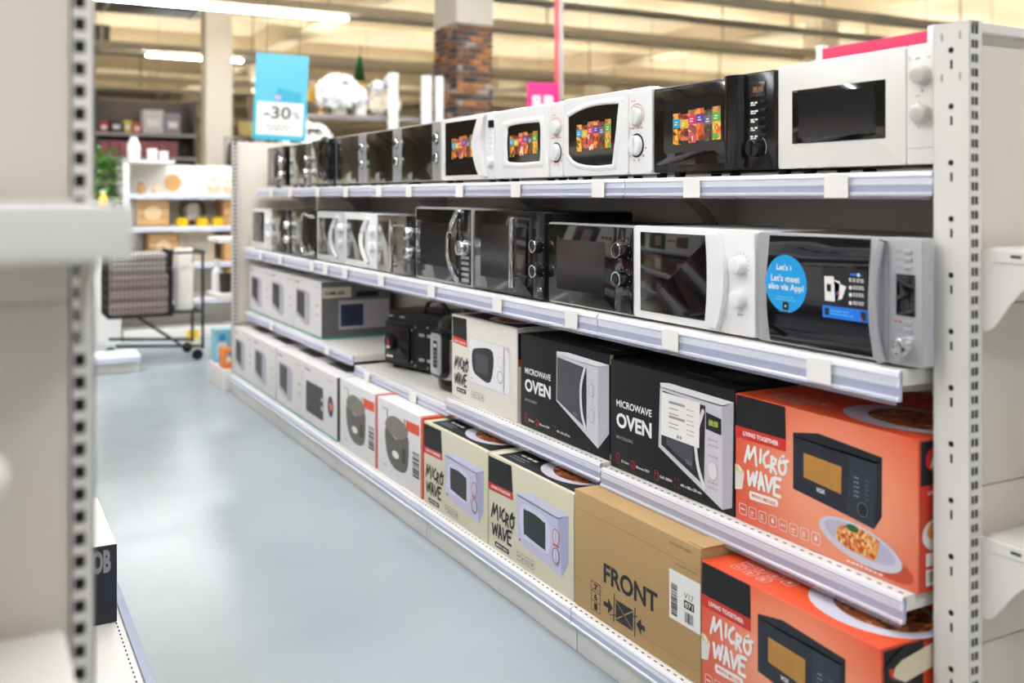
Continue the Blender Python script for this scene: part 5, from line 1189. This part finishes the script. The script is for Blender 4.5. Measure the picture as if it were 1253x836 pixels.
# far dark shelving with goods
DK = mat('dark_shelf', (70, 64, 64), .6, var=.1)
g = thing('dark_shelving', 'tall dark shelving with bottles and pink boxes at the back left', 'shelf', (.2, 15.0, 0))
box('back_panel', mat('dark_back', (96, 86, 82), .7), g, 0, 2.7, .45, .48, 0, 2.62, .002)
for z in (2.12, 1.78, 1.42): 
    s = box('shelf', DK, g, 0, 2.7, 0, .45, z - .05, z, .004); box('front_lip', mat('lip_grey', (150, 142, 142), .5), s, 0, 2.7, -.012, 0, z - .045, z, 0)
for x in (0, 1.32, 2.66): box('upright', DK, g, x, x + .04, 0, .45, 0, 2.62, .003)
goods = [((206, 200, 200), .28, .34), ((150, 140, 150), .22, .30), ((214, 206, 204), .24, .33), ((96, 70, 70), .2, .28), ((60, 130, 130), .14, .2), ((160, 50, 60), .13, .16), ((40, 40, 46), .16, .18), ((200, 180, 60), .10, .18), ((190, 90, 60), .12, .15)]
nm9 = ['white', 'mauve', 'pale', 'brown', 'teal', 'red', 'black', 'yellow', 'rust']; rq = random.Random(21); x = .08; i = 0
while x < 2.4:
    c_, w, h_ = goods[i % 9]
    if x < 1.37 and x + w > 1.30: x = 1.38
    b = thing('product_box', '%s box standing on the upper dark shelf, number %d along it' % (nm9[i % 9], i + 1), 'box', (.2 + x, 15.1, 2.12), group='goods on the dark shelving')
    b['label'] = '%s box standing among others on the upper dark shelf%s' % (nm9[i % 9], ' by its far end' if i >= 9 else '')
    box('carton', mat('dgood_%d' % (i % 9), c_, .5), b, 0, w, 0, .25, 0, h_, .006); Art(FRONT).rect(PAPER, w * .2, w * .8, h_ * .3, h_ * .6).build('front_print', b)
    x += w + .02; i += 1
for i in range(6):
    b = thing('dark_bottle', 'dark flask on the middle dark shelf', 'bottle', (.36 + i * .17, 15.15, 1.78), group='dark flasks in a row'); turned('body', mat('flask_dark', (72, 62, 62), .3), b, [(.06, 0), (.065, .02), (.05, .12), (.02, .18), (.02, .24)], n=14); turned('stopper', mat('flask_grey', (150, 140, 136), .4), b, [(.024, .235), (.024, .26)], n=10)
for i in range(8):
    b = thing('pink_box', 'dusky pink box in the row on the middle dark shelf', 'box', (1.575 + i * .135, 15.08, 1.78), group='dusky pink boxes in a row'); box('carton', mat('dusky_pink', (150, 84, 90), .6, var=.1), b, 0, .125, 0, .26, 0, .22, .006); box('lid', mat('dusky_pink2', (170, 104, 106), .6), b, -.002, .127, -.002, .262, .21, .225, .003)
g = thing('clothes_rack', 'rack of dark mixed garments behind the blue sale sign', 'rack', (3.35, 15.0, 0)); bm = bmesh.new()
for x in (0, 1.6): atube(bm, [(x, .2, 0), (x, .2, 2.1)], .02, 8)
atube(bm, [(0, .2, 2.1), (1.6, .2, 2.1)], .02, 8); obj('rail_frame', bm, GALV, g)
for i in range(12):
    c_ = [(84, 74, 76), (150, 120, 108), (60, 60, 70), (196, 180, 170), (110, 84, 80), (70, 66, 72)][i % 6]; bm = bmesh.new(); pts = [(-.04, 1.0), (-.05, 1.85), (-.03, 2.04), (0, 2.08), (.03, 2.04), (.05, 1.85), (.04, 1.0)]
    A = [bm.verts.new((.12 + i * .125 + p, .0, q)) for p, q in pts]; B = [bm.verts.new((.12 + i * .125 + p * .9, .42, q - .02)) for p, q in pts]; bm.faces.new(A); bm.faces.new(B)
    for k in range(7): bm.faces.new((A[k], A[(k + 1) % 7], B[(k + 1) % 7], B[k]))
    obj('garment', bm, mat('cloth_%d' % (i % 6), c_, .9, var=.15, scale=8), g)
bd = thing('yellow_basket', 'pale yellow baskets on top of the garment rack', 'basket', (3.5, 15.0, 2.12)); turned('basket', mat('straw', (220, 196, 130), .8, var=.15, scale=40), bd, [(.12, 0), (.16, .22), (.15, .22), (.11, .01)], (.2, .2, 0), 16); turned('second_basket', mat('straw'), bd, [(.14, 0), (.18, .28), (.17, .28), (.13, .01)], (.7, .2, 0), 16)

# seasonal display behind the run
g = thing('display_stand', 'white stand behind the run carrying white flowers and decorations', 'stand', (2.40, 8.55, 0))
box('body', WG, g, 0, 1.95, 0, .6, 0, 1.52, .004); box('tier', WG, g, .25, 1.6, .25, .6, 1.945, 1.97, .004); box('edge_strip', mat('stand_edge_grey', (150, 140, 142), .5), g, .25, 1.6, .238, .25, 1.94, 1.97, 0)
for x_ in (.27, 1.56):
    for y_ in (.27, .56): box('tier_post', WG, g, x_, x_ + .02, y_, y_ + .02, 1.52, 1.945, 0)
PET = mat('petal_white', (252, 250, 247), .6, var=.03); IVO = mat('petal_ivory', (240, 228, 208), .6, var=.04); GOLD = mat('gold_glitter', (214, 166, 70), .4, metal=.5, var=.2, scale=80); GRN = mat('pine_green', (40, 120, 40), .7, var=.3, scale=60)
def bouquet(lb, x, y, z, r, n_, m_, seed, fl=.075):
    c = thing('flower_bunch', lb, 'flowers', (x, y, z), group='white flower bunches'); turned('pot', CER, c, [(r * .3, 0), (r * .4, r * .5), (r * .36, r * .5)], n=14); rnd = random.Random(seed); bm = bmesh.new()
    for k in range(n_):
        th = rnd.uniform(0, 2 * PI); ph = math.acos(rnd.uniform(-.1, 1)); p = Vector((r * math.sin(ph) * math.cos(th), r * math.sin(ph) * math.sin(th), r * .75 + r * .85 * math.cos(ph))) * rnd.uniform(.8, 1.05)
        nrm = (p - Vector((0, 0, r * .7))).normalized(); s = nrm.orthogonal().normalized(); u = nrm.cross(s)
        for ring, (rr_, lift, cnt) in enumerate(((fl, 0, 6), (fl * .6, fl * .25, 5))):
            for q in range(cnt):
                a0 = 2 * PI * (q + .5 * ring) / cnt; d = s * math.cos(a0) + u * math.sin(a0); w_ = nrm.cross(d) * rr_ * .42
                vs = [bm.verts.new(p), bm.verts.new(p + d * rr_ * .6 + w_ + nrm * (lift + rr_ * .1)), bm.verts.new(p + d * rr_ + nrm * (lift + rr_ * .35)), bm.verts.new(p + d * rr_ * .6 - w_ + nrm * (lift + rr_ * .1))]; bm.faces.new(vs)
    o = obj('blossoms', bm, m_, c, smooth=False); o['kind'] = 'stuff'; return c
bouquet('tall white flower bunch left of the green mini tree', 3.02, 8.95, 1.97, .22, 170, PET, 1); bouquet('white flower bunch at the left end of the stand', 2.66, 8.78, 1.52, .21, 150, PET, 2)
bouquet('ivory flower bunch in front of the tier', 3.06, 8.74, 1.52, .13, 100, IVO, 3); bouquet('ivory flower bunch beside the white cylinders', 3.42, 8.9, 1.97, .15, 110, IVO, 4)
bouquet('white flower bunch under the middle of the tier', 3.28, 8.97, 1.52, .13, 110, PET, 12); bouquet('white flower bunch beside the last cylinder vase', 4.1, 8.8, 1.52, .19, 130, PET, 14)
bouquet('low white flower bunch at the right end of the stand', 3.66, 8.93, 1.52, .14, 110, PET, 6); bouquet('small white flower bunch between tier and cylinders', 3.63, 8.66, 1.52, .09, 60, PET, 8)
c = thing('mini_tree', 'small green artificial fir tree in a gold pot', 'tree', (3.19, 8.86, 2.22)); turned('pot', GOLD, c, [(.035, 0), (.05, .07), (.045, .075)], n=16); bm = bmesh.new(); rnd = random.Random(4)
for k in range(1500):
    z = .07 + .24 * rnd.random(); r_ = .075 * (1 - (z - .07) / .27) + .006; a_ = rnd.uniform(0, 2 * PI); p = Vector((.2 * r_ * math.cos(a_), .2 * r_ * math.sin(a_), z)); q = Vector((r_ * math.cos(a_), r_ * math.sin(a_), z - .012)); s = Vector((-math.sin(a_), math.cos(a_), 0)) * .012
    bm.faces.new([bm.verts.new(p + s), bm.verts.new(p - s), bm.verts.new(q)])
o = obj('needles', bm, GRN, c, smooth=False); o['kind'] = 'stuff'; box('riser', WG, c, -.05, .05, -.05, .05, -.25, 0, .004)
c = thing('gold_fan', 'gold glitter fan ornament at the left of the white flowers', 'ornament', (2.85, 8.95, 1.97)); bm = bmesh.new()
for k in range(9):
    q = math.radians(20 + 140 * k / 8); p = Vector((math.cos(q), 0, math.sin(q))); s = Vector((-math.sin(q), 0, math.cos(q))) * .025
    p0 = Vector((0, 0, .11)); A = [p0, p0 + p * .12 + s, p0 + p * .2, p0 + p * .12 - s]; bm.faces.new([bm.verts.new(v) for v in A]); bm.faces.new([bm.verts.new(v + Vector((0, .012, 0))) for v in A])
obj('blades', bm, GOLD, c, smooth=False); turned('foot', GOLD, c, [(.04, 0), (.03, .03), (.01, .04), (.01, .13)], n=12)
for i, (x, y, z, r_, h_) in enumerate(((3.47, 8.72, 1.52, .05, .85), (3.80, 8.70, 1.52, .05, .84), (3.93, 8.70, 1.52, .042, .84))):
    c = thing('tall_cylinder_vase', ['white cylinder vase nearest the silver baubles', 'middle white cylinder vase on the stand', 'white cylinder vase nearest the brick pillar'][i], 'vase', (x, y, z), group='tall white cylinder vases'); turned('wall', mat('frost_white', (232, 228, 224), .4), c, [(r_, 0), (r_, h_), (r_ * .9, h_), (r_ * .88, h_ * .9)], n=20); turned('base_ring', CER, c, [(r_ * 1.08, 0), (r_ * 1.08, .02), (r_, .022)], n=20)
for i, (x, z, r_) in enumerate(((3.36, 2.24, .075), (3.49, 2.3, .065), (3.22, 2.13, .05))):
    c = thing('bauble', ['large silver bauble right of the mini tree', 'silver bauble by the cylinder vases', 'white bauble under the mini tree'][i], 'bauble', (x, 8.84, z - r_), group='baubles on the stand'); turned('ball', mat('bauble_silver', (220, 220, 226), .12, metal=.6), c, [(r_ * math.sin(q) + .001, r_ - r_ * math.cos(q)) for q in [PI * k / 12 for k in range(13)]], n=22); box('stand_post', WG, c, -.012, .012, -.012, .012, 1.97 - (z - r_), .002, 0); turned('cap', GOLD, c, [(.012, 2 * r_ - .002), (.012, 2 * r_ + .014)], n=10)
for i, (x, z, c_, w) in enumerate(((2.46, 1.52, (60, 52, 56), .26), (2.78, 1.52, (214, 40, 70), .13), (2.96, 1.52, (226, 180, 70), .15), (3.16, 1.52, (84, 72, 90), .2))):
    c = thing('gift_box', ['dark gift box at the foot of the flowers', 'small red gift box on the stand', 'tiny gold gift box on the stand', 'mauve gift box on the stand'][i], 'box', (x, 8.57, 1.52), group='gift boxes on the stand'); box('carton', mat('gift_%d' % i, c_, .4), c, 0, w, 0, w * .25, 0, w * 1.15, .004); box('ribbon', PAPER, c, w * .46, w * .54, -.002, w * .25 + .002, 0, w * 1.16, 0)

# hanging sale sign, pink sign on pole, pink header
t = thing('sale_sign', 'light blue hanging sale sign reading -30 above the far end panel', 'sign', (2.037, 7.43, 1.64)); t.rotation_euler = (0, math.radians(2.5), -math.radians(12))
SB = mat('sign_light_blue', (92, 184, 206), .45, var=.02); SB2 = mat('sign_mid_blue', (56, 166, 194), .45); SB3 = mat('sign_border_blue', (40, 178, 208), .45)
box('card', SB, t, -.195, .195, 0, .006, 0, .65, .001)
a = Art(FRONT); a.rect(SB3, -.195, .195, 0, .02).rect(SB3, -.195, -.175, 0, .29).rect(SB3, .175, .195, 0, .29).poly(SB2, [(-.03, .40), (.15, .36), (.15, .29), (-.03, .30)], 1).rect(PAPER, -.172, .172, .04, .285, 1).text(mat('sign_text_grey', (70, 72, 76), .5), '-30', -.12, .08, .16, .255, 2, .02).text(mat('sign_text_grey'), '%', .09, .15, .165, .22, 2).words(GREYINK, -.1, .1, .10, .012, 5, 2).words(GREYINK, -.08, .08, .075, .012, 4, 2).rect(mat('sign_pinkish', (214, 170, 190), .5), -.04, .0, .31, .335, 2); a.build('sign_print', t)
for x in (-.12, .12): tube('hanging_wire', DARKM, t, [(x, .003, .64), (x, .003, 3.0)], .0025, 5)
HOT = mat('hot_pink', (228, 24, 122), .45)
t = thing('pink_sign', 'hot pink square sign reading SUP on a pole behind the white microwaves', 'sign', (4.42, 7.85, 1.9)); t.rotation_euler = (0, 0, -math.radians(15)); box('card', HOT, t, 0, .30, 0, .01, 0, .35, .002); Art(FRONT).text(WHTINK, 'SUP', .045, .245, .12, .235, 0, .05).build('sign_lettering', t)
t = thing('sign_pole', 'thin pole with a pink strip carrying the pink sign', 'pole', (4.76, 7.85, 0)); tube('pole', mat('pole_grey', (196, 190, 186), .35, metal=.4), t, [(.02, 0, 0), (.02, 0, 6.2)], .022, 10); box('pink_strip', mat('strip_pink', (232, 96, 110), .5), t, -.05, -.012, -.005, .005, 1.9, 3.6, .001); turned('foot', mat('pole_grey'), t, [(.16, 0), (.16, .015), (.03, .02)], (.02, 0, 0), 20)
t = thing('header_board', 'pink red header board of the next run showing above the white end microwave', 'sign', (0, 0, 0)); box('board', mat('header_pink', (206, 30, 84), .45), t, 3.6, 3.63, 2.9, 3.5, 1.72, 1.93, .003); box('post', SHELFW, t, 3.6, 3.64, 2.86, 2.9, 0, 1.95, .002); box('post', SHELFW, t, 3.6, 3.64, 3.5, 3.54, 0, 1.95, .002)

# everything that stands on something rests a hair above it
for o in list(COL.objects):
    if o.parent is None and o.get('category') in ('microwave', 'box', 'cooker', 'flowers', 'vase', 'ornament', 'pot', 'tray', 'candle', 'crate', 'wreath', 'frame', 'bottle', 'cup', 'basket', 'plant', 'roll', 'blanket', 'bauble', 'tree'):
        o.location.z += .0012
